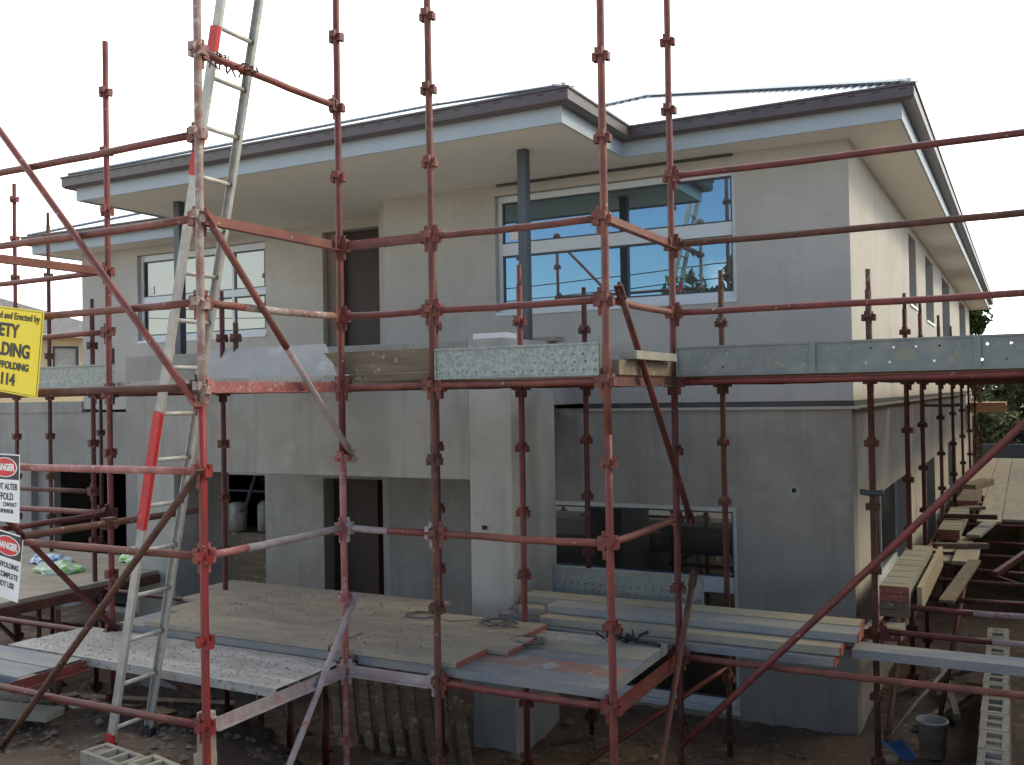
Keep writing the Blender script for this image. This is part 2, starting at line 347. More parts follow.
# recessed front wall on the left, both storeys
GAR = [(-13.86,-11.71,-3.1,-1.06),(-10.66,-9.03,-3.1,-1.02),(-8.04,-6.6,-3.1,-1.03)]
m = MB(); wall(m, 'x', 9.9, T, -12.62, -6.42-T, BAND, SOF, [WL,(-8.0,-6.7,-.02,2.15)]); hpart(m, 'wall', M['wall'])
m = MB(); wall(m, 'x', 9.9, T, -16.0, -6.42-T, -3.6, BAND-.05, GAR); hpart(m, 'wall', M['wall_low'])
m = MB(); wall(m, 'y', -6.42, -T, 9.04+T, 10.2, -3.6, SOF, []); hpart(m, 'wall', M['wall'])
m = MB(); wall(m, 'y', -12.62, T, 9.9+T, 30.6, BAND, SOF, []); wall(m, 'y', -16, T, 9.9+T, 30.6, -3.6, BAND-.05, []); hpart(m, 'wall', M['wall'])
m = MB(); wall(m, 'x', 30.6, -.2, -16, -1.35, -3.6, SOF, []); hpart(m, 'wall', M['wall'])
# floor slab, interior partitions (dark rooms)
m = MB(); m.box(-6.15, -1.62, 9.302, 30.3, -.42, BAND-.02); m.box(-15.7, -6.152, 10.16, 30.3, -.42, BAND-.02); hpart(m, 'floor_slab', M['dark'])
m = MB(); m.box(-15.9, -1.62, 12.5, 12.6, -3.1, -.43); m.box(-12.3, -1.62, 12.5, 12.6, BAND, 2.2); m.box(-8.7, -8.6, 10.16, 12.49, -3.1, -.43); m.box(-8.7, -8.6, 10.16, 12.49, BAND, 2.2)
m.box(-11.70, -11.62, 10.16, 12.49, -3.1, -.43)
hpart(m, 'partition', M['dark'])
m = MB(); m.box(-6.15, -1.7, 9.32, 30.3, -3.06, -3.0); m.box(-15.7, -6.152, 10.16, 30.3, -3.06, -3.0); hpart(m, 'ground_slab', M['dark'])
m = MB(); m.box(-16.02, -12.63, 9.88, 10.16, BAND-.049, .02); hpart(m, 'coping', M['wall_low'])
# dark slab-edge band between the storeys
m = MB(); m.box(-3.97, -1.345, 9.052, 9.2, BAND-.048, BAND-.002); m.box(-1.5, -1.345, 9.2, 30.6, BAND-.048, BAND-.002)
hpart(m, 'slab_edge', M['band'])
m = MB(); m.box(-3.97, -1.30, 9.02, 9.05, BAND-.075, BAND-.05); m.box(-1.362, -1.33, 9.05, 30.6, BAND-.075, BAND-.05); hpart(m, 'flashing', M['wall'])
# balcony: parapet, front beam, column, side beam, deck, ceiling
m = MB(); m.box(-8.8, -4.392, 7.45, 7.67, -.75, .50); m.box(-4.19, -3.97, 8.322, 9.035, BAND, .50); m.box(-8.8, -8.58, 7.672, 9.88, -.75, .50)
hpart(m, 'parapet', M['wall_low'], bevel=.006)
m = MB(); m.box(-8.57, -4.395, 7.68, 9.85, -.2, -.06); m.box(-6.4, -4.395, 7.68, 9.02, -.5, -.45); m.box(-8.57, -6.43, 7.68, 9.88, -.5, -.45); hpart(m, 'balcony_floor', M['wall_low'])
m = MB(); m.box(-4.39, -3.962, 7.442, 8.32, -3.6, .50); hpart(m, 'column', M['column'], bevel=.006)
m = MB(); m.box(-8.62, -8.06, 7.438, 8.25, -3.6, -.752); hpart(m, 'column', M['column'], bevel=.006)
m = MB(); m.box(-4.25, -4.235, 7.42, 7.44, -1.165, -1.15); m.box(-4.27, -4.22, 7.434, 7.4375, -1.185, -1.15); hpart(m, 'fixing_plug', M['black'])
for px_, w_ in ((-4.02, .09), (-8.40, .09)):
    m = MB(); m.box(px_-.045, px_+.045, 7.83, 7.92, -.05 if px_ < -5 else .51, SOF-.001)
    o = hpart(m, 'porch_post', M['postgrey'], bevel=.004)
    m = MB(); zb_ = -.058 if px_ < -5 else .502; m.box(px_-.08, px_+.05, 7.795, 7.955, zb_, zb_+.008); o2 = hpart(m, 'base_plate', M['postgrey'], parent=o)
m = MB(); m.tube([(-1.89,9.050,-.92),(-1.89,9.061,-.92)], .022, 10); hpart(m, 'fixing_plug', M['black']); m = MB(); m.tube([(-1.885,9.056,-.93),(-1.885,9.0615,-.93)], .055, 12); hpart(m, 'patch', M['fibre'])
# soffit
O_ = [(-9.22,7.21),(-3.33,7.21),(-3.33,8.59),(-.87,8.59),(-.87,31.05),(-13.1,31.05),(-13.1,9.45),(-9.22,9.45)]
def offs(poly, d):
    n = len(poly); r = []
    for i in range(n):
        p0, p, p1 = [Vector(poly[j % n]) for j in (i-1, i, i+1)]
        e0 = (p-p0).normalized(); e1 = (p1-p).normalized()
        n0 = Vector((e0.y, -e0.x)); n1 = Vector((e1.y, -e1.x))
        r.append(tuple(p + (n0+n1)*d))
    return r
def sweep(mb, poly, prof):
    rings = [[(x, y, z) for (x, y) in offs(poly, d)] for d, z in prof]
    n = len(poly); k = len(prof)
    vs = [v for r in rings for v in r]; fs = []
    for a in range(k):
        b = (a+1) % k
        for i in range(n):
            j = (i+1) % n; fs.append((a*n+i, a*n+j, b*n+j, b*n+i))
    mb.add(vs, fs)
m = MB(); n_ = len(O_)
m.add([(x, y, SOF) for x, y in O_]+[(x, y, SOF+.03) for x, y in O_], [tuple(range(n_)), tuple(range(n_, 2*n_))[::-1]]+[(i, (i+1)%n_, n_+(i+1)%n_, n_+i) for i in range(n_)])
hpart(m, 'soffit', M['soffit'])
m = MB(); sweep(m, O_, [(.001, SOF-.018), (.022, SOF-.018), (.022, 2.44), (.001, 2.44)]); hpart(m, 'fascia', M['fascia'])
m = MB(); sweep(m, O_, [(.024, 2.372), (.10, 2.362), (.128, 2.385), (.128, 2.47), (.142, 2.475), (.142, 2.492), (.12, 2.492), (.117, 2.39), (.03, 2.385), (.03, 2.49), (.024, 2.49)])
gut = hpart(m, 'gutter', M['gutter'])
# dark shadow trim line under the soffit, above the windows
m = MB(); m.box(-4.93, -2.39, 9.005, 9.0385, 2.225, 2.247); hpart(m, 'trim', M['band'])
# roofs: three hipped bodies in corrugated steel
PIT = tan(radians(21.5)); RZ = 2.50
def hip_roof(x0, x1, y0, y1, pit, mat, faces='fblr', z0=RZ, front_res=.019, clip=None):
    w_ = min(x1-x0, y1-y0)/2; c = Vector(((x0+x1)/2, (y0+y1)/2, 0))
    mb = MB()
    def H(x, y): return z0 + pit*min(x-x0, x1-x, y-y0, y1-y)
    amp = .008
    def strip(fn, a0, a1, far, res):
        n = max(2, int((a1-a0)/res)); vs = []; fs = []
        for i in range(n+1):
            a = a0+(a1-a0)*i/n; d = min(far(a), w_); zz = amp*cos(2*pi*a/.076) if res < .05 else 0
            for t in (0, d):
                x, y = fn(a, t); vs.append((x, y, z0+pit*t+zz))
        for i in range(n): fs.append((2*i, 2*i+2, 2*i+3, 2*i+1))
        mb.add(vs, fs)
    strip(lambda a, t: (a, y0+t), x0, x1, lambda a: min(a-x0, x1-a), front_res)
    strip(lambda a, t: (x1-t, a), y0, y1, lambda a: min(a-y0, y1-a), .019 if 'r' in faces else .5)
    strip(lambda a, t: (x0+t, a), y0, y1, lambda a: min(a-y0, y1-a), .5)
    strip(lambda a, t: (a, y1-t), x0, x1, lambda a: min(a-x0, x1-a), .5)
    r = hpart(mb, 'roof', mat)
    for sx in (0, 1):
        cx = x1 if sx else x0; sgn = -1 if sx else 1
        m2 = MB(); a = Vector((cx, y0, z0+.012)); b = Vector((cx+sgn*w_, y0+w_, z0+pit*w_+.012))
        m2.obox(a, b, .20, .012); m2.obox(a, b, .04, .03, shift=(0,0,.012))
        hpart(m2, 'hip_cap', M['roof'], parent=r)
    return r
hip_roof(-7.6, -.78, 8.49, 31.1, PIT, M['roof'], 'r')
hip_roof(-9.29, -3.26, 7.13, 16.0, PIT*.93, M['roof'])
hip_roof(-13.15, -2.2, 9.38, 31.0, PIT*.9, M['roof'], '')
# rear lean-to eave beyond the side wall
m = MB(); m.box(-1.33, -.45, 27.9, 30.2, -.52, -.42); m.box(-1.33, -.43, 27.8, 27.9, -.66, -.40); hpart(m, 'rear_eave', M['terra'])

def window(x0, x1, y, z0, z1, rows, cols, fmat=M['frame'], glass=M['glass'], fw_=.05, rec=.065, sash=.03):
    """front window facing -y; rows = list of (zbot, ztop) panes, cols = list of x splits"""
    m = MB(); yy = y+rec
    m.box(x0+.003, x0+fw_, yy, yy+.07, z0+.003, z1-.003); m.box(x1-fw_, x1-.003, yy, yy+.07, z0+.003, z1-.003)
    m.box(x0+fw_, x1-fw_, yy+.001, yy+.07, z0+.003, rows[0][0]); m.box(x0+fw_, x1-fw_, yy+.001, yy+.07, rows[-1][1], z1-.003)
    for a, b in zip(rows[:-1], rows[1:]): m.box(x0+fw_, x1-fw_, yy-.004, yy+.07, a[1], b[0])
    for cx in cols: m.box(cx-.02, cx+.02, yy+.002, yy+.068, rows[0][0], rows[-1][1])
    f = hpart(m, 'window', fmat, bevel=.003)
    for (zb, zt) in rows:
        m = MB(); m.box(x0+fw_, x1-fw_, yy+.034, yy+.040, zb, zt); hpart(m, 'pane', glass, parent=f)
        m = MB(); s_ = .018
        m.box(x0+fw_, x1-fw_, yy+.02, yy+.033, zb, zb+s_); m.box(x0+fw_, x1-fw_, yy+.02, yy+.033, zt-s_, zt)
        m.box(x0+fw_, x0+fw_+s_, yy+.02, yy+.033, zb+s_, zt-s_); m.box(x1-fw_-s_, x1-fw_, yy+.02, yy+.033, zb+s_, zt-s_)
        hpart(m, 'sash', M['dframe'], parent=f)
    m = MB(); m.box(x0-.0, x1, y-.015, yy-.002, z0-.035, z0+.002); hpart(m, 'sill', fmat, parent=f)
    return f
window(*WR[:2], 9.04, *WR[2:], [(.955,1.49),(1.62,2.06)], [])
window(*WL[:2], 9.9, *WL[2:], [(.955,1.42),(1.52,2.04)], [-9.62], glass=M['glassl'])
window(*WB[:2], 9.06, *WB[2:], [(-2.94,-1.93),(-1.78,-1.15)], [], glass=M['glasslow'])
# small white labels left on the panes
m = MB(); m.box(-4.84, -4.74, 9.13, 9.136, 1.66, 1.76); hpart(m, 'window_sticker', M['signwhite'])
m = MB(); m.box(-11.28, -11.18, 9.99, 9.996, 1.56, 1.68); hpart(m, 'window_sticker', M['signwhite'])
# side windows
for (a, b, c, d) in SW + SWL:
    xo = -1.35-.16
    m = MB(); m.box(xo-.05, xo, a+.004, a+.05, c+.004, d-.004); m.box(xo-.05, xo, b-.05, b-.004, c+.004, d-.004); m.box(xo-.049, xo-.001, a+.05, b-.05, c+.004, c+.06); m.box(xo-.049, xo-.001, a+.05, b-.05, d-.06, d-.004)
    m.box(xo-.048, xo-.002, (a+b)/2-.02, (a+b)/2+.02, c+.06, d-.06)
    f = hpart(m, 'side_window', M['frame'] if d < 0 else M['dframe'])
    m = MB(); m.box(xo-.03, xo-.024, a+.05, b-.05, c+.06, d-.06); hpart(m, 'pane', M['glasslow'], parent=f)
    m = MB(); m.box(xo+.002, -1.33, a, b, c-.03, c+.001); hpart(m, 'sill', M['frame'], parent=f)
# doors
m = MB(); m.box(-7.99, -7.76, 9.98, 10.12, -.02, 2.14); f = hpart(m, 'door_jamb', M['reveal'])
m = MB(); m.box(-7.76, -6.72, 10.05, 10.10, -.02, 2.14); f = hpart(m, 'door', M['door'])
m = MB(); m.box(-8.03, -7.3, 10.10, 10.14, -3.0, -1.04); f = hpart(m, 'door', M['door'])
m = MB(); m.box(-7.29, -7.22, 9.95, 10.14, -3.0, -1.04); f = hpart(m, 'door_jamb', M['door'])
m = MB(); m.box(-13.85, -13.45, 10.0, 10.12, -3.0, -1.07); hpart(m, 'door_jamb', M['wall_low'])
# rolled up garage door parts inside
m = MB(); m.tube([(-10.6, 10.4, -1.3), (-9.1, 10.4, -1.3)], .02, 8); m.tube([(-10.2, 10.35, -1.02), (-10.2, 10.35, -1.9)], .015, 6); m.tube([(-9.8, 10.5, -1.02), (-9.2, 11.2, -1.9)], .02, 6); m.tube([(-9.5, 10.25, -1.02), (-9.75, 10.3, -1.5), (-10.1, 10.3, -1.75)], .03, 6); m.tube([(-9.12, 10.2, -1.02), (-9.16, 10.2, -1.6), (-9.1, 10.2, -2.2)], .015, 6); m.tube([(-9.25, 10.2, -1.02), (-9.28, 10.2, -1.7), (-9.2, 10.2, -2.4)], .012, 6); m.tube([(-10.4, 10.3, -1.02), (-10.35, 10.3, -1.5)], .04, 6)
hpart(m, 'garage_rail', M['dframe'])
tag(house, 'two storey rendered house under construction with brown gutters and hipped steel roof', 'house')

# ------------------------------------------------------------------ scaffold
Z0 = .08; ST = .495; TR = .0243
P_ = {}
def cluster(z, mat, parent, x=0, y=0, s=1.0):
    m = MB(); a0 = frnd(-.12,.12); z += frnd(-.006,.006)
    for k in range(4):
        a = k*pi/2+a0; dz = .012*(1 if k % 2 else -1)
        R = Matrix.Rotation(a, 3, 'Z')
        # V pressing: open pocket of three plates
        m.box(TR, TR+.028, -.024, -.018, -.026+dz, .026+dz, R, (x, y, z)); m.box(TR, TR+.028, .018, .024, -.026+dz, .026+dz, R, (x, y, z))
        m.box(TR+.022, TR+.029, -.018, .018, -.024+dz, .022+dz, R, (x, y, z)); m.box(TR-.004, TR+.004, -.0175, .0175, -.022+dz, .022+dz, R, (x, y, z))
    m.tube([(x, y, z-.02), (x, y, z+.02)], TR+.005, 12)
    return m
def standard(x, y, z0, z1, mat, label, lean=(0,0), far=False, spigot=True, mat2=None, zsplit=None, r=TR):
    o = empty('scaffold_standard', (x, y, z0))
    tag(o, label, 'scaffold post', 'upright scaffold standards')
    def P(z): return (lean[0]*(z-z0), lean[1]*(z-z0), z-z0)
    segs = [(z0, z1, mat)]
    if mat2: segs = [(z0, zsplit, mat2), (zsplit, z1, mat)]
    for a, b, mm in segs:
        n = 6; m = MB(); m.tube([Vector(P(a+(b-a)*i/n)) + Vector((frnd(-.0015,.0015), frnd(-.0015,.0015), 0)) for i in range(n+1)], r, 14 if not far else 8)
        m.build('tube', mm, o, smooth=True)
    if spigot and z1 < 2.5:
        m = MB(); m.tube([P(z1-.05), P(z1+.16)], TR*.78, 10); m.build('spigot', mat, o, smooth=True)
    j = math.ceil((z0+.12-Z0)/ST)
    while Z0+j*ST < z1-.04:
        z = Z0+j*ST; p = P(z)
        mm = mat2 if (mat2 and z < zsplit) else mat
        cluster(p[2], mm, o, p[0], p[1]).build('pressing', mm, o)
        j += 1
    return o
def endfit(m, p, d, drop=.0):
    """end fitting next to a standard: casting with a wedge"""
    d = Vector(d).normalized(); p = Vector(p); q = p + d*.045
    m.obox(q-d*.018, q+d*.03, .044, .085)
    m.obox(p+d*.04+Vector((0,0,.075)), p+d*.036+Vector((0,0,-.10)), .010, .026, upv=d)
def ledger(a, b, mat, label, name='scaffold_ledger', prof='tube', mat2=None, split=.5, ends=(1,1), sag=0, cat='scaffold rail', group='horizontal scaffold ledgers', fmat=None):
    a = Vector(a); b = Vector(b); d = (b-a).normalized(); c = a
    o = empty(name, c); tag(o, label, cat, group)
    A = a-c+d*.05; B = b-c-d*.05
    if prof == 'tube':
        n = 8; pts = [A+(B-A)*i/n + Vector((0,0,-.006*sin(pi*i/n)+frnd(-.0025,.0025))) for i in range(n+1)]
        if mat2:
            k = max(1, int(n*split)); m = MB(); m.tube(pts[:k+1], TR*.95, 14); m.build('tube', mat, o, smooth=True)
            m = MB(); m.tube(pts[k:], TR*.99, 14); m.build('tube', mat2, o, smooth=True)
        else:
            m = MB(); m.tube(pts, TR*.95, 14); m.build('tube', mat, o, smooth=True)
    else:   # angle transom with a top web and a bottom flange
        m = MB(); m.obox(A, B, .006, .062, shift=(0,0,0)); 
        sd_ = d.cross(Vector((0,0,1)))
        m.obox(A, B, .05, .006, shift=sd_*.024+Vector((0,0,-.034))); m.build('angle_bar', mat, o)
    for e, p, dd in ((ends[0], a-c, d), (ends[1], b-c, -d)):
        if e: m = MB(); endfit(m, p, dd); m.build('end_fitting', fmat or mat, o)
    return o
def brace(a, b, mat, label, r=TR*.9, mat2=None, split=.5, flat=True):
    a = Vector(a); b = Vector(b); o = empty('scaffold_brace', a); tag(o, label, 'scaffold brace', 'diagonal scaffold braces')
    d = (b-a).normalized(); B = b-a; n = 8
    pts = [B*i/n for i in range(n+1)]
    if mat2:
        k = int(n*split); m = MB(); m.tube(pts[:k+1], r, 14); m.build('tube', mat, o, smooth=True); m = MB(); m.tube(pts[k:], r*1.02, 14); m.build('tube', mat2, o, smooth=True)
    else:
        m = MB(); m.tube(pts, r, 14); m.build('tube', mat, o, smooth=True)
    if flat:
        for p, dd in ((Vector((0,0,0)), -d), (B, d)):
            m = MB(); m.obox(p-dd*.05, p+dd*.055, .058, .014); m.obox(p+dd*.02-Vector((0,0,.05)), p+dd*.02+Vector((0,0,.05)), .02, .02, upv=(1,0,0)); m.build('end_hook', mat2 if (mat2 and dd == d) else mat, o)
    return o

XA, XB, XC, XD, XE, XF = -6.63, -4.25, -3.485, -2.237, .19, -8.42
Y0, Y1, Y2, Y3 = 4.14, 5.45, 6.72, 7.99
GR = -3.05
# front standards
standard(XB, Y0, -2.9, 2.6, M['mixed'], 'foreground post with cement crusts above and bright red lower half, beside ladder', mat2=M['bred'], zsplit=-.02)
standard(XA, Y0, -2.3, 2.6, M['red'], 'red foreground post carrying the signs at the left edge of the picture')
standard(XA, Y1, GR, 2.97, M['red'], 'tall red post left of the ladder with its open top against the sky', spigot=True)
m = MB()
standard(XB, Y1, GR, 3.1, M['red'], 'red post with pink cemented foot at the back right corner of the ladder bay', mat2=M['pink'], zsplit=-.40)
standard(XC, Y1, GR, 3.1, M['orange'], 'orange red post at the left end of the short perforated toe board', mat2=M['rust'], zsplit=.02)
standard(XD, Y1, GR, 3.1, M['orange'], 'orange post at the projecting right corner of the lower deck', mat2=M['red'], zsplit=-.25)
standard(XD, Y2, GR, 3.2, M['orange'], 'tall post at the left end of the long perforated toe board', mat2=M['dred'], zsplit=.0)
# inner row
standard(XB-.02, Y2, GR, .80, M['dred'], 'short dark red post close behind the orange post with pale splashes')
standard(XC, Y2, GR, .86, M['red'], 'bright red short post in front of the rendered column')
standard(-6.63, Y2, GR, .86, M['dred'], 'dark red inner post in front of the garage opening beside the ladder')
standard(-6.48, Y2+.02, .3, .72, M['rust'], 'stub of rusty post beside the ladder below left window sill', spigot=False)
standard(XF, Y2, GR, .9, M['dred'], 'dark red inner post just left of the tall open topped post')
standard(-8.25, Y2+.1, .02, .55, M['rust'], 'short rusty stub post above the left galvanised toe board', spigot=False)
standard(-3.49, Y3, GR, .8, M['dred'], 'dark post in front of left end of the lower window')
standard(XD, Y3, GR, .86, M['rust'], 'brown post in front of right end of the lower window')
# far left
standard(-11.1, 7.74, GR, 2.75, M['red'], 'thin red far post at the left edge rising above the rails')
standard(-10.63, 7.86, GR, 2.2, M['rust'], 'thin brown far post left of house corner above the yellow sign')
standard(-10.94, 8.85, GR, .2, M['dred'], 'dark distant post in front of left garage opening')
standard(-11.9, 7.9, GR, 0.1, M['dred'], 'dark distant post under the deck behind the yellow sign')
# side row receding to the right
SY = [7.99, 10.45, 12.1, 14.8, 17.4, 20.0, 22.6, 25.3, 28.6]
wh = ['nearest the house corner', 'second back from the house corner along the side wall', 'third back from the house corner along the side wall', 'fourth back from the house corner along the side wall',
      'fifth back from the house corner along the side wall', 'sixth back from the house corner along the side wall', 'seventh back from the house corner along the side wall', 'eighth back from the house corner along the side wall', 'farthest of the row along the side wall']
for i, y in enumerate(SY):
    x = -1.05 if i else -1.065
    standard(x, y, GR, (.78,.80,.86,.86,.85,.8,.8,.75,.7)[i], M['rust'] if i % 3 == 0 else M['dred'], 'dark red side post, '+wh[i], far=(i > 2))
for i, y in enumerate((7.99, 10.45, 12.9)):
    if i: standard(.22, y, GR, .3, M['dred'], 'dark red outer side post, %s pair' % ('near' if i == 1 else 'far'), far=True)
standard(.2, Y2, GR, 2.6, M['red'], 'red outer corner post past the right end of the long toe board')

zc = lambda j: Z0+j*ST
# front plane rails at the left (Y0)
for j, mt, lb in ((3, 'red', 'topmost red rail at left, crossing the sky to the foreground post'), (2, 'orange', 'orange rail crossing in front of the left eave'),
                  (1, 'orange', 'orange rail above the yellow sign, in front of left window'), (0, 'rust', 'brown flaking rail just below the left galvanised toe board'),
                  (-1, 'pink', 'pink rail running from the upper danger sign to the foreground post'), (-2, 'orange', 'orange rusty rail between the two danger signs'),
                  (-4, 'red', 'lowest pinkish red rail crossing in front of the ladder foot')):
    ledger((XA, Y0, zc(j)), (XB, Y0, zc(j)), M[mt], lb)
# rails of the plane behind, to the left of the tall post
for j, mt, lb in ((2, 'red', 'red rail leaving left from the tall open topped post at eave height'), (1, 'red', 'bright red rail right of the yellow sign top'), (0, 'dred', 'dark red rail behind the yellow sign foot'),
                  (-2, 'red', 'red rail behind the upper danger sign in front of garage opening'), (-4, 'dred', 'dark red rail carrying the left rear deck')):
    ledger((-9.1, Y1, zc(j)), (XA, Y1, zc(j)), M[mt], lb)
ledger((XF, Y2, zc(-2)), (-12.0, Y2, zc(-2)), M['rust'], 'brown far rail in front of left garage opening')
# rails between tall post and ladder bay back corner
for j, mt, lb in ((0, 'dred', 'dark red rail under the upper deck behind ladder'), (-4, 'dred', 'dark rail under the lower deck behind the ladder')):
    ledger((XA, Y1, zc(j)), (XB, Y1, zc(j)), M[mt], lb)
# transoms, ladder bay
for j, mt, lb, pr, m2 in ((4, 'red', 'red cross rail the ladder top is tied to, against the sky', 'tube', None), (2, 'orange', 'orange angle cross rail above the top of the right hand brace', 'angle', None),
                      (1, 'orange', 'orange cross rail with whitened right half left of the dark doorway', 'tube', 'mixed'), (0, 'pink', 'pink angle cross bar at upper deck level right of foreground post', 'angle', None),
                      (-2, 'pink', 'cement whitened cross rail rising to the right of foreground post', 'tube', 'cement'), (-4, 'cement', 'pink and white angle bar carrying the lower deck front planks', 'angle', None)):
    ledger((XB, Y0, zc(j)), (XB, Y1, zc(j)), M[mt], lb, prof=pr, mat2=M[m2] if m2 else None, split=.35, name='scaffold_transom', group='scaffold transoms')
for j, mt, lb, pr in ((2, 'orange', 'orange angle cross bar at left behind the long diagonal', 'angle'), (-2, 'dred', 'dark cross tube rising right from the upper danger sign', 'tube'), (-4, 'dred', 'dark angle cross bar under left deck', 'angle')):
    ledger((XA, Y0, zc(j)), (XA, Y1, zc(j)), M[mt], lb, prof=pr, name='scaffold_transom', group='scaffold transoms')
ledger((-6.05, 4.1, zc(-4)), (-6.05, 4.8, zc(-4)), M['red'], 'short red angle bar at the left plank ends', prof='angle', name='scaffold_transom', group='scaffold transoms', ends=(0,0))
# front bays
for (x0, x1, nm) in ((XB, XC, 'doorway bay'), (XC, XD, 'column bay')):
    for j, mt, lb, pr, m2 in ((2, 'orange', 'upper guard rail at soffit level across the ', 'tube', None), (1, 'red', 'middle guard rail across the ', 'tube', None), (0, 'orange', 'deck level rail under the boards of the ', 'tube', None),
                          (-2, 'orange', 'mid height rail above the lower deck of the ', 'tube', None), (-4, 'red', 'lower deck rail along front edge of the ', 'tube', None)):
        p2 = 'angle' if (nm[0] == 'd' and j in (2, -4)) else pr
        mt2 = 'cement' if (nm[0] == 'd' and j == -2) else ('cementa' if nm[0] == 'd' and j == -4 else mt)
        ledger((x0, Y1, zc(j)), (x1, Y1, zc(j)), M[mt2], lb+nm, prof=p2, mat2=M['red'] if mt2 == 'cement' else None, split=.5)
# transoms at the projecting right corner
for j, mt, lb, pr in ((2, 'orange', 'orange angle cross rail in front of the upper right window', 'angle'), (1, 'orange', 'orange cross rail below the upper right window', 'tube'), (0, 'rust', 'rusty angle cross bar beneath the deck boards right of corner post', 'angle'),
                  (-2, 'orange', 'orange cross rail in front of the lower window', 'tube'), (-4, 'red', 'red angle cross bar at the right end of lower deck', 'angle')):
    ledger((XD, Y1, zc(j)), (XD, Y2, zc(j)), M[mt], lb, prof=pr, name='scaffold_transom', group='scaffold transoms')
# long rails right
for j, mt, lb in ((4-1, 'red', 'topmost long red rail on the right crossing the eave'), (2, 'rust', 'long rusty brown rail on the right, second from top'), (1, 'red', 'long dark pink guard rail above the long toe board'),
                  (0, 'red', 'long red rail directly beneath the long toe board'), (-4, 'orange', 'long orange rail below the stack of planks')):
    ledger((XD, Y2, zc(j)), (.2, Y2, zc(j)), M[mt], lb)
# rails under upper deck, inner rows
for k, (a, b) in enumerate((((XB, Y2), (XC, Y2)), ((XC, Y2), (XD, Y2)), ((-6.63, Y2), (XB, Y2)), ((XF, Y2), (-6.63, Y2)), ((-3.49, Y3), (XD, Y3)), ((XD, Y3), (-1.04, Y3)))):
    pos = ('behind the doorway bay', 'in front of the column', 'behind the ladder', 'left of the ladder', 'in front of lower window', 'at the house corner')[k]
    ledger((*a, zc(0)), (*b, zc(0)), M['dred'], 'dark red inner rail under the upper deck '+pos)
    ledger((*a, zc(-4)), (*b, zc(-4)), M['dred'], 'dark red inner rail at lower deck level '+pos)
for k, (x, ya, yb) in enumerate(((XC, Y1, Y2), (XB, Y1, Y2), (XA, Y1, Y2), (XC, Y2, Y3), (XD, Y2, Y3), (-1.05, Y3, 10.45))):
    pos = ('at the orange post with toe board', 'at the doorway bay', 'at the tall open topped post', 'beside the column', 'in front of lower window edge', 'along the house side')[k]
    for j, nm in ((0, 'upper'), (-4, 'lower')):
        ledger((x, ya, zc(j)), (x, yb, zc(j)), M['dred'], 'dark cross bar under the %s deck %s' % (nm, pos), name='scaffold_transom', group='scaffold transoms', prof='tube')
# right hand side structure
ledger((-1.05, 7.93, -1.87), (.25, 7.93, -1.87), M['red'], 'crimson rail just above the single plank at lower right', mat2=M['cement'], split=.72)
ledger((-1.05, 8.55, -1.80), (.25, 8.55, -1.80), M['red'], 'crimson rail with pale crust behind the single plank at lower right', mat2=M['cement'], split=.6)
ledger((.22, Y3, zc(-4)), (.22, 10.45, zc(-4)), M['dred'], 'dark outer rail along the right side deck')
for i in range(1, 8):
    y = SY[i]
    for j in (0, -4):
        ledger((-1.05, y, zc(j)), (.22, y, zc(j)), M['dred'], 'dark cross bar under the side deck at %s level, %s' % ('upper' if j == 0 else 'lower', wh[i].split(' of the')[0].split(' back')[0]+' bay'), name='scaffold_transom', group='scaffold transoms')
    if i < 8:
        ledger((-1.05, SY[i-1], zc(-4)), (-1.05, y, zc(-4)), M['dred'], 'dark rail along side wall at lower deck, bay %s' % ('nearest' if i == 1 else wh[i-1].split(' back')[0]), ends=(0,0))
# wall tie at house corner
ledger((-1.20, 7.93, -.80), (-.93, 7.93, -.80), M['dframe'], 'short dark tie bar clamped across the corner post beside house corner', ends=(0,0))
ledger((-1.3, 14.72, -.24), (-.72, 14.72, -.24), M['dframe'], 'short dark bar clamped high on fourth side post', ends=(0,0))

# braces
brace((-6.62, 4.085, 2.47), (XB-.01, 4.085, .0), M['red'], 'long red diagonal falling from top left to the foreground post')
brace((XB, 4.085, -.44), (-6.02, 4.085, -2.25), M['rust'], 'rusty brown diagonal from foreground post down to the bottom left')
brace((XB+.05, Y0+.02, 1.06), (XB+.05, Y1+.04, -.40), M['orange'], 'diagonal right of foreground post, orange above and cement white below', mat2=M['cement'], split=.55)
brace((XB+.05, Y1+.02, -1.44), (XB+.05, Y0+.12, -3.05), M['cement'], 'pale pink cemented diagonal descending under the lower deck')
brace((XA+.04, Y0, -.45), (XA+.04, Y1, -1.85), M['dred'], 'dark diagonal behind the lower danger sign')
brace((XD+.05, Y1+.12, .62), (XD+.05, Y2+.16, -.92), M['dred'], 'dark red diagonal in front of the lower window head')
brace((XD+.06, Y2+.16, -1.38), (XD+.06, Y1+.2, -3.1), M['rust'], 'rusty diagonal at the right end of lower deck going down')
brace((XD+.02, Y2-.06, -2.52), (.19, Y2-.06, -.02), M['red'], 'long red diagonal rising to the right past the house corner', r=TR*1.02)
brace((-1.0, 8.05, -2.7), (-1.0, 9.6, -1.9), M['rust'], 'short blotchy diagonal low beside the house side wall')
brace((XC+.3, Y2+.1, -2.95), (XD, Y3, -2.3), M['dred'], 'dim dark diagonal beneath the lower deck near column')
# low loose tube clamped across rails
def loose_tube():
    o = empty('scaffold_tube', (-5.66, 3.98, -.845)); tag(o, 'loose rusty tube with open end lying over the rail by lower danger sign', 'tube')
    m = MB(); m.tube([(0,0,0), (0,1.5,.0)], TR, 14, cap=False); m.tube([(0,1.5,0), (0,0,0)], TR*.8, 14, cap=False); m.build('tube', M['rust'], o, smooth=True)
    m = MB(); m.box(-.035, .035, .62, .70, -.04, .04); m.box(.03, .075, .64, .68, -.02, .02); m.build('coupler', M['rust'], o)
loose_tube()

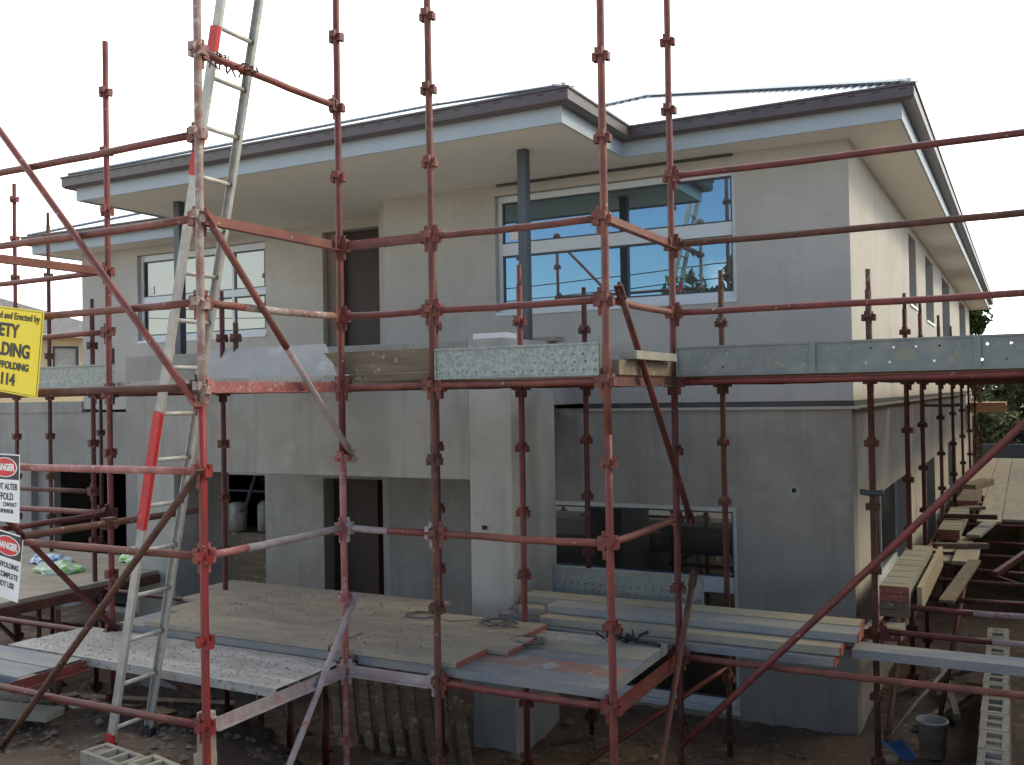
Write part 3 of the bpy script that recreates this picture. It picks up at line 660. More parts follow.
# ------------------------------------------------------------------ boards and decks
def plank(x0, x1, y0, y1, z0, z1, mat, label, name='steel_plank', axis='x', ends=True, endmat=None, cat='plank', group='steel scaffold planks', rz=0, c=None, steel=True):
    cx, cy = (x0+x1)/2, (y0+y1)/2
    o = empty(name, (cx, cy, z0), rz); tag(o, label, cat, group)
    m = MB(); h = z1-z0; a, b = (x1-x0)/2, (y1-y0)/2
    if steel:   # channel: top sheet with ribs and folded side flanges
        if axis == 'x':
            m.box(-a, a, -b, b, h-.004, h); m.box(-a, a, -b, -b+.004, 0, h-.004); m.box(-a, a, b-.004, b, 0, h-.004)
        else:
            m.box(-a, a, -b, b, h-.004, h); m.box(-a, -a+.004, -b, b, 0, h-.004); m.box(a-.004, a, -b, b, 0, h-.004)
            n = int(2*b/.3)
            for k in range(n): yy = -b+.15+k*.3; m.box(-a+.01, a-.01, yy-.01, yy+.01, h, h+.004)
    else: m.box(-a, a, -b, b, 0, h)
    m.build('board', mat, o, bevel=0 if steel else .004)
    if ends:
        for s_ in (-1, 1):
            m = MB()
            if axis == 'x': m.box(s_*a-.006, s_*a+.006, -b-.002, b+.002, -.001, h+.001)
            else: m.box(-a-.002, a+.002, s_*b-.006, s_*b+.006, -.001, h+.001)
            m.build('end_cap', endmat or M['plankend'], o)
    return o
# front planks of the ladder bay
for k in range(3):
    y = 4.79+k*.225
    plank(-7.0+.03*k, -4.30, y, y+.2235, -1.925, -1.865, M['plank'], ('pale cement dusted plank at the front edge of the ladder bay deck', 'pale middle plank of the ladder bay deck', 'pale rear plank of the ladder bay deck')[k], ends=False)
for k in range(2):
    y = 4.24+k*.262
    plank(-7.1+.05*k, -6.10, y, y+.25, -1.925, -1.865, M['plankb'], ('short bluish plank end at far left foreground', 'short bluish plank behind it at the left foreground')[k] if k == 0 else 'short bluish plank butting the ladder bay planks at left', ends=False)
# steel planks below main deck / visible at right
cols = ['plankb', 'plankr', 'plankb', 'planky', 'plank']
lbl = ['grey blue steel plank along the front edge of right lower deck', 'red worn steel plank, second from the front of right lower deck', 'blue grey steel plank in the middle of right lower deck', 'cream steel plank second from rear of right lower deck', 'rear dusty steel plank of right lower deck']
for k in range(5):
    y = 5.50+k*.238
    plank(-4.15+frnd(-.03,.03), -2.31, y, y+.2365, -1.872, -1.812, M[cols[k]], lbl[k], endmat=M['plankb'])
for k in range(5):
    y = 5.50+k*.238
    plank(-6.62, -4.22, y, y+.2365, -1.872, -1.812, M['plankb'], 'blue edged steel plank under the timber boards behind ladder' if k == 0 else 'steel plank hidden below the timber boards of lower deck', ends=False)
# timber boards over, ragged right ends
xr = [-3.37, -3.20, -3.30, -3.42]
tl = ['front timber board with dusty white patch and orange broken end', 'second wide timber board from the front of the lower deck', 'third wide timber board from the front, carrying the wire coils', 'rearmost wide timber board below the doorway']
for k in range(4):
    y = 5.49+k*.412
    x1 = xr[k] if k < 3 else -4.42
    x0 = -4.42 if k == 0 else (-6.35-.2*k)
    plank(x0, x1, y, y+.41, -1.8085, -1.770-.005*(k % 2), M['timber'], tl[k], name='timber_board', ends=False, cat='board', group='timber deck boards', steel=False)
    if k < 3:
        m = MB(); m.box(0, .006, -.2, .2, 0, .037-.005*(k % 2)); e = m.build('board_end', M['plankend']); pr = [q for q in COL.objects if q.name.startswith('timber_board')][-1]
        e.parent = pr; e.location = ((x1-x0)/2+.001, 0, 0)
plank(-6.3, -4.44, 5.49, 5.90, -1.8085, -1.765, M['timber'], 'dusty front timber board between ladder bay and doorway', name='timber_board', ends=False, cat='board', group='timber deck boards', steel=False)
# left rear deck
for k in range(5):
    y = 5.5+k*.5
    plank(-11.6, -8.32, y, y+.49, -1.872, -1.825, M['timber'], ('front', 'second', 'third', 'fourth', 'rear')[k]+' wide board of the left deck under the green and blue bags', name='timber_board', ends=False, cat='board', group='timber deck boards', steel=False)
m = MB(); m.obox((-8.31, 5.4, -1.91), (-8.31, 8.0, -1.91), .05, .09); tag(m.build('deck_bearer', M['rust']), 'rusty bearer along the right edge of left deck', 'beam')

# upper deck planks
ul = ['front', 'second', 'middle', 'fourth', 'rear']
for k in range(5):
    y = 5.50+k*.238
    for (a, b, nm) in ((-6.6, XB-.03, 'ladder bay'), (XB+.03, XC-.03, 'doorway bay'), (XC+.03, XD-.03, 'column bay')):
        plank(a, b, y, y+.23, .112, .165, M['plank'] if nm[0] != 'd' else M['timberd'], ul[k]+' plank of the upper deck at the '+nm, ends=False)
for k in range(5):
    y = 6.78+k*.238
    for (a, b, nm) in ((-3.45, XD-.03, 'window bay'), (XD+.03, -1.1, 'corner bay'), (-1.06, .3, 'right end bay')):
        plank(a, b, y, y+.23, .112, .165, M['timberd'], ul[k]+' plank of the upper deck at the '+nm, ends=False)
for i in range(8):
    for k in range(5):
        x = -1.02+k*.245
        plank(x, x+.235, SY[i]+.06, SY[i+1]-.02, .112, .165, M['timberd'], 'dark plank of upper side deck seen from below beside the house', axis='y', ends=False, group='upper side deck planks')
# toe boards
def toeboard(x0, x1, y, z0, z1, mat, label, holes=2, ribs=(), th=.004, hole_mat='signwhite', slit=False):
    """perforated steel board on edge: real holes cut through the sheet"""
    o = empty('toe_board', (x0, y, z0)); tag(o, label, 'toe board', 'steel toe boards')
    L_ = x1-x0; h = z1-z0; m = MB(); m2 = MB()
    m2.box(0, L_, -.012, .03, h-.012, h); m2.box(0, L_, -.012, .03, 0, .010)
    m2.box(0, .01, -.01, .03, .010, h-.012); m2.box(L_-.01, L_, -.01, .03, .010, h-.012)
    for rx in ribs: m2.box(rx-.022, rx+.022, -.014, -.001, .010, h-.012)
    # sheet as grid of cells, each optionally with an octagonal hole
    cw = .13 if not slit else .066; rows = [(.42, .005), (.70, .0), ] if not slit else [(.25,0),(.45,.5),(.65,0)]
    zb = [.010, h*.52, h-.012] if not slit else [.010, h*.32, h*.54, h*.78]
    rr = .0085 if not slit else .007
    nc = int(L_/cw); cw = L_/nc
    def cell(xa, xb, za, zb_, hole, off):
        if not hole: m.add([(xa,0,za),(xb,0,za),(xb,0,zb_),(xa,0,zb_)], [(0,1,2,3)]); return
        cx = (xa+xb)/2+off; cz = (za+zb_)/2; vs = [(xa,0,za),(xb,0,za),(xb,0,zb_),(xa,0,zb_)]
        ring = [(cx+rr*cos(2*pi*(q+.5)/8+pi), 0, cz+rr*sin(2*pi*(q+.5)/8+pi)) for q in range(8)]
        vs += ring   # q0,q1 -> bottom-left ...
        f = [(0,4,5),(0,5,6,1),(1,6,7),(1,7,8,2),(2,8,9),(2,9,10,3),(3,10,11),(3,11,4,0)]
        m.add(vs, f)
    zz = zb if not slit else zb+[h-.012]
    for c in range(nc):
        for q in range(len(zz)-1):
            hole = random.random() < (.85 if not slit else 1) and not (slit and q == len(zz)-2)
            cell(c*cw, (c+1)*cw, zz[q], zz[q+1], hole, frnd(-.004,.004) + (cw*.2 if q % 2 else 0))
    m.build('sheet', mat, o); m2.build('flange', mat, o)
    return o
toeboard(XD+.03, .25, Y2-.03, .112, .325, M['galvd'], 'long weathered galvanised toe board with pin holes, right of picture', ribs=(.95, 1.95))
toeboard(XC+.03, XD-.04, Y1-.02, .112, .315, M['galv'], 'short galvanised perforated toe board between the two orange posts', slit=True)
toeboard(-8.3, XA-.02, Y1+.05, .13, .315, M['galv'], 'galvanised toe board right of the yellow sign', slit=False)
# brown boards on edge and loose panels
def board(corners, th, mat, label, name='timber_board', cat='board'):
    a, b, c, d = [Vector(p) for p in corners]; n = (b-a).cross(d-a).normalized()*th
    m = MB(); m.add([a, b, c, d, a+n, b+n, c+n, d+n], [(0,1,2,3),(4,7,6,5),(0,4,5,1),(1,5,6,2),(2,6,7,3),(3,7,4,0)])
    cen = (a+b+c+d)/4; m.v = [tuple(Vector(v)-cen) for v in m.v]
    o = m.build(name, mat, loc=cen, bevel=.002); tag(o, label, cat); return o
board([(-4.27, 5.52, .170), (XC-.02, 5.50, .170), (XC-.02, 5.50, .325), (-4.46, 5.54, .325)], .03, M['timberd'], 'brown weathered board standing on edge in front of the doorway')
board([(XD+.02, 5.6, .115), (XD+.02, 6.6, .115), (XD+.02, 6.6, .21), (XD+.02, 5.6, .21)], -.05, M['timberd'], 'thick timber board lying beside corner post at upper deck')
board([(XD+.08, 5.75, .215), (XD+.08, 6.55, .215), (XD+.08, 6.55, .27), (XD+.08, 5.75, .27)], -.12, M['planky'], 'cream coloured board end on top of the thick timber board')
board([(-4.95, 7.3, .50), (-4.2, 7.3, .50), (-4.2, 7.3, .585), (-4.95, 7.3, .585)], -.15, M['signwhite'], 'white block resting on the balcony parapet by the column', name='white_block', cat='block') if False else None
m = MB(); m.box(-.17, .17, -.1, .1, 0, .05); tag(m.build('white_block', M['signwhite'], loc=(-4.17, 7.55, .502), bevel=.004), 'white aerated block on top of the column', 'block')
m = MB(); m.box(-.02, .42, -.09, .09, 0, .045); tag(m.build('timber_offcut', M['timber'], loc=(-4.3, 8.3, .502), bevel=.004), 'pale timber offcut on the balcony parapet behind the post', 'timber')
board([(-6.9, 6.62, .17), (-5.2, 6.62, .17), (-5.42, 6.74, .475), (-6.9, 6.74, .475)], .012, M['fibre'], 'pale grey fibre cement sheet leaning behind the ladder bay', name='cement_sheet', cat='sheet')

# stack of planks at the lower window
def stackplank(x0, x1, y, z, mat, label): plank(x0, x1, y, y+.228, z, z+.056, mat, label, endmat=M['plankend'])
stackplank(-3.42, -1.17, 6.76, -1.868, M['plankb'], 'bottom blue grey plank at the front of the stack by lower window')
stackplank(-3.42, -1.14, 6.83, -1.808, M['planky'], 'cream plank second from bottom of the stack')
stackplank(-3.44, -1.05, 7.00, -1.748, M['plankb'], 'pale plank at the top front of stack ending at the house corner')
stackplank(-3.90, -1.10, 7.06, -1.868, M['plankb'], 'hidden bottom plank in the middle of the stack')
stackplank(-3.75, -1.10, 7.10, -1.808, M['planky'], 'cream second layer plank in the middle of the stack')
stackplank(-3.92, -1.2, 7.32, -1.868, M['plank'], 'bottom plank at the rear of the stack')
stackplank(-3.85, -1.2, 7.36, -1.808, M['planky'], 'second layer plank at rear of the stack')
stackplank(-3.80, -1.08, 7.26, -1.748, M['planky'], 'upper pale plank at the rear of the stack below the window')
plank(-1.10, .3, 7.02, 7.245, -1.862, -1.80, M['plankb'], 'single blue and cream plank reaching right from the house corner')
toeboard(-3.72, -2.36, 7.72, -1.75, -1.52, M['galvd'], 'galvanised toe board leaning behind the plank stack', slit=True)
# right side: plank stacks along the wall
sx = -1.09
for k, (mt, em) in enumerate((('timberd', 'timberd'), ('timberd', 'timberd'), ('planky', 'plankend'), ('planky', 'plankend'))):
    plank(sx+.0, sx+.225, 8.45, 10.75, -1.868+.064*k, -1.868+.064*k+.058, M[mt], ('lowest', 'second', 'third', 'topmost')[k]+' plank of the nearest stack beside the side wall', axis='y', endmat=M[em])
plank(-1.17, -.89, 8.05, 8.42, -1.97, -1.90, M['planky'], 'short plank end poking out below the nearest side stack', axis='y')
m = MB(); m.obox((-.80, 8.6, -1.74), (-.80, 10.9, -1.74), .04, .2); tag(m.build('timber_board', M['ply'], bevel=.003), 'pale board on edge along the nearest side stack', 'board')
for k in range(2):
    plank(-.98, -.74, 13.0, 15.4, -1.868+.064*k, -1.81+.064*k, M['planky'], ('lower', 'upper')[k]+' plank of the middle stack on the side deck', axis='y')
plank(-.95, -.66, 16.2, 18.0, -1.80, -1.72, M['timberd'], 'brown bundle of boards on the far plywood deck', name='timber_board', axis='y', cat='board', steel=False)
plank(-.72, -.48, 11.2, 12.5, -1.872, -1.83, M['ply'], 'loose pale plywood offcut lying across the side deck gap', name='plywood_sheet', axis='y', steel=False, ends=False, cat='plywood', group='plywood on the side deck')
plank(-1.0, -.6, 11.6, 13.6, -1.93, -1.90, M['ply'], 'cream plywood strip under the middle stack', name='plywood_sheet', axis='y', steel=False, ends=False, cat='plywood', group='plywood on the side deck')
for i, (xa, xb, ya, yb) in enumerate(((-.62,-.32,14.7,27.8),(-.31,.6,15.0,21.2),(-.31,.6,21.22,27.8),(-1.0,-.63,18.2,27.8))):
    plank(xa, xb, ya, yb, -1.872, -1.835, M['ply'], ('narrow pale strip of plywood deck nearest the wall gap', 'large near plywood sheet of the far side deck', 'large distant plywood sheet of the far side deck', 'plywood strip against the side wall of far deck')[i], name='plywood_sheet', axis='y', steel=False, ends=False, cat='plywood', group='plywood on the side deck')

for i, (a, b, w_, h, mt, lb_) in enumerate((
    ((-.62, 8.9, -1.80), (-.50, 11.2, -1.82), .12, .03, 'timberd', 'dark board lying along the side deck gap beside the nearest stack'),
    ((-.95, 12.0, -1.80), (-.40, 12.2, -1.80), .10, .06, 'timberd', 'dark crosspiece under the loose plywood offcut'),
    ((-1.0, 14.0, -1.70), (-.35, 14.1, -1.70), .08, .06, 'rust', 'rusty crosspiece laid over the middle plank stack'),
    ((-.60, 13.2, -1.84), (-.45, 14.6, -1.84), .16, .04, 'planky', 'cream board beside the middle stack'),
    ((-.98, 15.6, -1.80), (-.60, 15.9, -1.78), .20, .05, 'timberd', 'brown board end between the middle stack and brown bundle'),
    ((-.30, 10.7, -1.86), (.1, 12.9, -1.86), .05, .06, 'dred', 'dark red bearer below the plywood offcut'),
    ((-.92, 19.0, -1.78), (-.66, 20.3, -1.78), .25, .10, 'timberd', 'dark stack of short boards far along the plywood deck'),
    ((-.9, 9.2, -3.0), (-.45, 10.6, -2.95), .09, .05, 'timberd', 'dark board on the trench floor behind the drum'),
    ((-.6, 9.6, -2.98), (-.9, 11.5, -2.9), .06, .06, 'timber', 'brown batten on the trench floor pointing away'),
    ((-1.2, 10.0, -2.98), (-.5, 10.3, -2.7), .06, .05, 'timberd', 'dark batten propped across the trench'))):
    m = MB(); c = (Vector(a)+Vector(b))/2; m.obox(Vector(a)-c, Vector(b)-c, w_, h); tag(m.build('loose_board', M[mt], loc=c, bevel=.003), lb_, 'board')
for i, (a, b) in enumerate((((-.95, 9.6, -1.93), (.2, 9.7, -1.93)), ((-.9, 11.3, -1.93), (.2, 11.2, -1.93)), ((-.75, 9.4, -3.05), (-.55, 10.2, -1.9)), ((-.5, 13.5, -1.95), (.2, 13.4, -1.95)), ((-.9, 12.9, -2.1), (.2, 12.7, -2.4)))):
    m = MB(); c = Vector(a); m.tube([Vector(a)-c, (Vector(b)-c)*.5, Vector(b)-c], .024, 10); tag(m.build('steel_tube', M['dred'], smooth=True, loc=c), ('near', 'second', 'upright', 'far', 'slanting far')[i]+' dark tube in the side passage under the boards', 'tube', 'tubes in the side passage')

# ------------------------------------------------------------------ ladder
def ladder():
    B = Vector((-4.33, 4.372, 2.2936)); d = Vector((-.22742, .0064, -.97377)).normalized(); k = Vector((-.0071, .335, 0)); sp = .305
    o = empty('ladder', B+d*sp*15.45); tag(o, 'long aluminium extension ladder with red sleeves leaning against the scaffold', 'ladder')
    org = o.location
    nrm = d.cross(k).normalized()
    a = B-d*sp*2.2-org; b = B+d*sp*15.45-org
    for s_, off in ((0, Vector()), (1, k)):
        m = MB(); w3 = .028
        m.obox(a+off, b+off, .006, .058, upv=nrm); 
        for e in (-1, 1): m.obox(a+off+nrm*.027*e, b+off+nrm*.027*e, .026, .006, upv=nrm, shift=k.normalized()*(.010 if s_ == 0 else -.010))
        m.build('stile', M['alu'], o)
        for (t0, t1) in ((.0, .5), (2.2, 3.0), (7.95, 10.5), (15.1, 15.45)):
            if s_ == 1: continue
            m = MB(); m.obox(B+d*sp*t0-org+off, B+d*sp*t1-org+off, .032, .064, upv=nrm); m.build('red_sleeve', M['ladred'], o)
        m = MB(); m.obox(b+off-d*.05, b+off+d*.02, .05, .085, upv=nrm); m.build('foot', M['black'], o)
    for i in range(-2, 16):
        p = B+d*sp*i-org; m = MB(); m.tube([p, p+k], .0145, 10); m.build('rung', M['alu'], o, smooth=True)
ladder()
# wire tying ladder to top transom
m = MB(); zz = zc(4)
for i in range(22):
    y = Y0+.12+frnd(0,.28); a = frnd(0,6.28); m.tube([(0, y-Y0, -.0), (.035*cos(a), y-Y0+frnd(-.03,.03), .035*sin(a)), (.05*cos(a+.9)*frnd(.6,1.2), y-Y0+frnd(-.04,.04), .05*sin(a+.9)-.02)], .006, 5)
for i in range(14):
    y = .42+frnd(-.05,.05); a = 2*pi*i/7; m.tube([(.036*cos(a), y, .036*sin(a)), (.036*cos(a+1), y+.004, .036*sin(a+1))], .007, 5)
tag(m.build('rope_tie', M['rust'], loc=(XB, Y0, zz)), 'frayed rope tie wrapped round the cross rail at the ladder top', 'rope')
def coil(cx, cy, z, r, turns, mat, name, label, cat, jit=.012, tail=None, rad=.004):
    m = MB(); pts = []
    n = int(turns*18)
    for i in range(n):
        a = 2*pi*i/18; rr = r*(1+frnd(-.1,.1)); pts.append((rr*cos(a)+frnd(-jit,jit), .8*rr*sin(a)+frnd(-jit,jit), rad+.006*(i/18) + abs(frnd(0,jit*.6))))
    if tail:
        for t in tail: pts.append(t)
    m.tube(pts, rad, 6); o = m.build(name, mat, smooth=True, loc=(cx, cy, z)); tag(o, label, cat); return o
coil(-4.32, 6.52, -1.770, .13, 3, M['wire'], 'cable_coil', 'loose grey wire coil on the timber boards with a trailing end', 'cable', tail=[(.3,-.05,.006),(.5,.1,.006),(.7,.0,.006),(.9,-.02,.006)], rad=.0035)
coil(-3.62, 6.53, -1.770, .13, 4, M['wire'], 'cable_coil', 'tangled wire coil near the front of the column', 'cable', jit=.02)
coil(-3.22, 6.25, -1.807, .13, 4, M['wire'], 'cable_coil', 'dark wire coil lying on the steel planks below timber edge', 'cable', jit=.02, rad=.005)
m = MB()
for i in range(26):
    a = Vector((frnd(-.12,.12), frnd(-.07,.07), frnd(.01,.05))); b = a+Vector((frnd(-.06,.06), frnd(-.05,.05), frnd(-.01,.06))); m.tube([a, b], frnd(.006,.012), 6)
m.tube([(.1,0,.02), (.22,.02,.015), (.3,.0,.012)], .014, 8)
tag(m.build('clamp_pile', M['black'], loc=(-2.62, 6.55, -1.806)), 'small black heap of wire ties and clamps on the lower deck', 'clamps')
m = MB(); m.box(-.08, .08, -.03, .03, 0, .02); tag(m.build('timber_offcut', M['timber'], loc=(-3.28, 5.98, -1.806)), 'small pale offcut lying on the red worn plank', 'timber')
def bag(loc, mat, label, s=1):
    bm = bmesh.new(); bmesh.ops.create_icosphere(bm, subdivisions=3, radius=.2)
    for v in bm.verts:
        n = sin(v.co.x*31)*sin(v.co.y*27+1)*.03+frnd(-.012,.012)
        v.co = Vector((v.co.x*1.6, v.co.y*1.0, max(v.co.z, -.05)*.38)) + v.co.normalized()*n
    me = bpy.data.meshes.new('bag'); bm.to_mesh(me); bm.free(); me.materials.append(mat)
    o = bpy.data.objects.new('plastic_bag', me); COL.objects.link(o); o.location = loc; o.scale = (s,s,s); tag(o, label, 'bag')
bag((-9.3, 6.95, -1.80), M['greenp'], 'crumpled green bag on the left deck beside the lower danger sign')
bag((-9.9, 7.3, -1.80), M['bagblue'], 'blue and white crumpled bag behind the green bag', .9)
bag((-9.0, 7.75, -1.80), M['greenp'], 'green and white bag on the left deck near the ladder', .8)
bag((-9.5, 8.1, -1.80), M['bagblue'], 'small blue bag on the left deck near the ladder', .7)

# ------------------------------------------------------------------ signs
def text_mesh(s, size, mat, parent, x, z, y=-.004, align='RIGHT', bold=.0, sx=1.0, name='lettering'):
    cu = bpy.data.curves.new('t', 'FONT'); cu.body = s; cu.size = size; cu.align_x = align; cu.extrude = .0006; cu.offset = bold
    ob = bpy.data.objects.new('t', cu); COL.objects.link(ob)
    bpy.context.view_layer.update()
    me = bpy.data.meshes.new_from_object(ob.evaluated_get(bpy.context.evaluated_depsgraph_get()))
    bpy.data.objects.remove(ob)
    for v in me.vertices: v.co = Vector((x+v.co.x*sx, y-v.co.z, z+v.co.y))
    me.materials.clear(); me.materials.append(mat); me.name = name
    o = bpy.data.objects.new(name, me); COL.objects.link(o); o.parent = parent; return o
def signplate(w_, h, mat): 
    m = MB(); m.box(-w_, 0, -.0015, .0015, -h, 0); return m
s1 = empty('yellow_sign', (-5.515, 4.045, .585)); tag(s1, 'bright yellow scaffolding company sign with black letters hung on the rails', 'sign')
signplate(.92, .56, None).build('plate', M['yellow'], s1)
m = MB()
for (a, b, c, d) in ((-.91,-.01,-.012,-.009),(-.91,-.01,-.551,-.548),(-.013,-.010,-.548,-.012)): m.box(a, b, -.0035, -.002, c, d)
m.build('border_line', M['ink'], s1)
text_mesh('Supplied and Erected by', .062, M['ink'], s1, -.035, -.075, bold=.0012, sx=.95)
text_mesh('SAFETY', .118, M['ink'], s1, -.235, -.19, bold=.0045, sx=1.0)
text_mesh('SCAFFOLDING', .118, M['ink'], s1, -.105, -.315, bold=.0045, sx=.98)
text_mesh('SCAFFOLDING', .064, M['ink'], s1, -.105, -.40, bold=.0025, sx=1.0)
text_mesh('114', .105, M['ink'], s1, -.235, -.505, bold=.004, sx=1.0)
s1.rotation_euler = (0, radians(8), 0)
def danger(loc, rot, lines, label, w_=.30, h=.45):
    s = empty('danger_sign', loc); tag(s, label, 'sign', 'danger signs on the left rails')
    signplate(w_, h, None).build('plate', M['signwhite'], s)
    m = MB(); m.box(-w_+.006, -.006, -.003, -.0018, -.168, -.008); m.build('black_panel', M['ink'], s)
    for rx, mt, yy in ((.118, 'signwhite', -.0042), (.108, 'sred', -.0052)):
        m = MB(); n = 28; vs = [(-w_/2+rx*cos(2*pi*i/n)*1.1, yy, -.088+rx*.56*sin(2*pi*i/n)) for i in range(n)]+[(-w_/2+rx*cos(2*pi*i/n)*1.1, yy+.001, -.088+rx*.56*sin(2*pi*i/n)) for i in range(n)]
        m.add(vs, [tuple(range(n)), tuple(range(2*n-1, n-1, -1))]+[(i, (i+1)%n, n+(i+1)%n, n+i) for i in range(n)]); m.build('oval', M[mt], s)
    text_mesh('DANGER', .062, M['signwhite'], s, -w_/2, -.108, y=-.006, align='CENTER', bold=.003, sx=.82)
    for (t, sz, z, right) in lines: text_mesh(t, sz, M['ink'], s, -right, z, y=-.003, bold=sz*.02, sx=.8)
    s.rotation_euler = (0, radians(rot), 0); return s
danger((-5.83, 4.085, -.335), 1.5, [('DO NOT ALTER', .058, -.235, .018), ('SCAFFOLD', .064, -.302, .06), ('CONTACT', .036, -.345, .025), ('SUPERVISOR', .036, -.390, .06), ('', .02, -.4, .05)][:4], 'white danger sign about altering scaffold, the upper of two')
danger((-5.80, 4.085, -.872), 8.5, [('SCAFFOLDING', .050, -.235, .02), ('INCOMPLETE', .052, -.30, .02), ('DO NOT USE', .052, -.362, .05)], 'tilted white danger sign about incomplete scaffolding, lower of two', h=.44)

# ------------------------------------------------------------------ ground clutter
def hollow_block(x, y, z, rz, label, L_=.39, W=.19, H=.19, n=3, group='hollow concrete blocks', tilt=0):
    o = empty('hollow_block', (x, y, z), rz); tag(o, label, 'block', group); o.rotation_euler = (tilt, 0, rz)
    m = MB(); t = .032 if n > 2 else .048; m.box(-L_/2, L_/2, -W/2, -W/2+t, 0, H); m.box(-L_/2, L_/2, W/2-t, W/2, 0, H)
    w_ = (L_-t)/n
    for i in range(n+1): xx = -L_/2+i*w_; m.box(xx, xx+t, -W/2+t, W/2-t, 0, H)
    m.build('shell', M['block'], o, bevel=.003)
    m = MB()
    for i in range(n): xx = -L_/2+t+i*w_; m.box(xx+.001, xx+w_-t-.001, -W/2+t+.001, W/2-t-.001, .01, H-frnd(.004,.06))
    m.build('core_fill', M['blockhole'], o)
    return o
hollow_block(-5.12, 4.20, -2.40, radians(-8), 'pale hollow block lying at the ladder foot, left of the pair', L_=.42)
hollow_block(-4.70, 4.18, -2.40, radians(-12), 'pale hollow block lying at the ladder foot, right of the pair')
hollow_block(-6.85, 4.75, -2.32, radians(20), 'sandy block half buried at the bottom left corner', n=2)
lb = ['nearest', 'second', 'third', 'fourth', 'fifth', 'sixth', 'seventh', 'eighth', 'ninth', 'tenth', 'eleventh', 'twelfth', 'thirteenth', 'fourteenth']
for i in range(14):
    y = 5.35+i*.405
    hollow_block(-.205-.014*(y-5.2), y, -2.60, radians(90+frnd(-1.5,1.5)), lb[i]+' hollow block from the camera in the row on the low garden wall', n=2)
m = MB(); m.obox((-.20, 4.9, -2.87), (-.29, 11.2, -2.87), .2, .53); tag(m.build('low_wall', M['block']), 'low unfinished block wall at the lower right carrying a block row', 'wall')
# loose planks on the bank
for i, (a, b, w_, h, mt, lb_) in enumerate((((-7.6,5.25,-2.22),(-6.6,4.75,-2.24),.22,.04,'timber','short pale board on the bank at bottom left'), ((-7.3,4.3,-2.2),(-6.2,4.6,-2.24),.2,.05,'planky','broken cream board lying at lower left corner'),
        ((-6.9,5.2,-2.42),(-5.3,4.9,-2.34),.10,.05,'rust','rusty angle bar lying on the dirt below the deck'), ((-6.6,5.0,-2.36),(-5.0,5.15,-2.5),.09,.05,'galvd','grey channel lying behind the hollow blocks'),
        ((-8.8,6.6,-2.95),(-6.9,6.3,-2.85),.14,.05,'timberd','dark board in the debris under the left deck'), ((-8.9,7.3,-2.7),(-7.0,6.9,-2.9),.08,.05,'rust','rusty bar in the debris under left deck'),
        ((-7.9,5.9,-2.7),(-6.7,6.9,-2.9),.12,.04,'timberd','crossed dark board beneath the ladder bay'), ((-9.6,7.4,-2.55),(-8.0,6.9,-2.5),.08,.08,'rust','rusty beam lying in the pile at the left edge'))):
    m = MB(); c = (Vector(a)+Vector(b))/2; m.obox(Vector(a)-c, Vector(b)-c, w_, h); tag(m.build('debris_board', M[mt], loc=c, bevel=.003), lb_, 'board')
m = MB(); m.box(-.04, .04, -.04, .04, 0, 1.1); m.box(-.05, .05, -.05, .03, .5, .62); m.box(-.055, .05, -.055, .035, .78, .86); tag(m.build('timber_prop', M['timber'], loc=(XB-.09, Y0+.09, -2.95), bevel=.003), 'ochre timber packer strapped to the foreground post foot', 'timber')
def stone(x, y, r, lab):
    bm = bmesh.new(); bmesh.ops.create_icosphere(bm, subdivisions=2, radius=r)
    for v in bm.verts: v.co = v.co*frnd(.75,1.1); v.co.z *= .6
    me = bpy.data.meshes.new('stone'); bm.to_mesh(me); bm.free(); me.materials.append(M['stone'])
    o = bpy.data.objects.new('stone', me); COL.objects.link(o); o.location = (x, y, gh(x,y)+r*.15); o.rotation_euler = (0,0,frnd(0,6)); tag(o, lab, 'stone', 'stones and rubble on the dirt')
for i in range(90):
    x, y = (frnd(-8.5,-4.8), frnd(4.6,6.6)) if i < 50 else ((frnd(-1.2,.2), frnd(7.6,12)) if i < 70 else (frnd(-4.5,-2), frnd(6.5,8.6)))
    stone(x, y, frnd(.02,.075), 'brown stone in the dirt below the ladder bay' if i < 50 else ('brown stone in the trench beside the side wall' if i < 70 else 'brown stone on the ground below the lower deck'))
def crumbs(name, n, xr_, yr_, zf, r0, r1, mat, label, cat):
    m = MB()
    for i in range(n):
        x, y = frnd(*xr_), frnd(*yr_); r = frnd(r0, r1)*frnd(.5, 1); z = zf(x, y)
        vs = [(x+r*frnd(.6,1.1), y, z+r*.2), (x, y+r*frnd(.6,1.1), z+r*.2), (x-r*frnd(.6,1.1), y, z+r*.2), (x, y-r*frnd(.6,1.1), z+r*.2), (x, y, z+r*.8), (x, y, z-r*.2)]
        m.add(vs, [(0,1,4),(1,2,4),(2,3,4),(3,0,4),(1,0,5),(2,1,5),(3,2,5),(0,3,5)])
    tag(m.build(name, mat), label, cat, kind='stuff')
crumbs('mortar_crumbs', 700, (-6.2,-3.5), (5.52,7.08), lambda x, y: -1.768, .004, .013, M['timberd'], 'fine brown debris scattered over the timber deck', 'debris')
crumbs('cement_crumbs', 700, (-6.9,-4.35), (4.82,5.44), lambda x, y: -1.863, .004, .012, M['cement'], 'cement crumbs scattered on the ladder bay planks', 'debris')
crumbs('rubble', 2600, (-9.5,-4.4), (4.2,7.4), gh, .01, .05, M['stone'], 'loose brown rubble on the bank below the ladder bay', 'rubble')
crumbs('gravel', 1500, (-4.4,.1), (6.6,12), gh, .008, .035, M['stone'], 'dark gravel and rubble under the deck and in the trench', 'rubble')
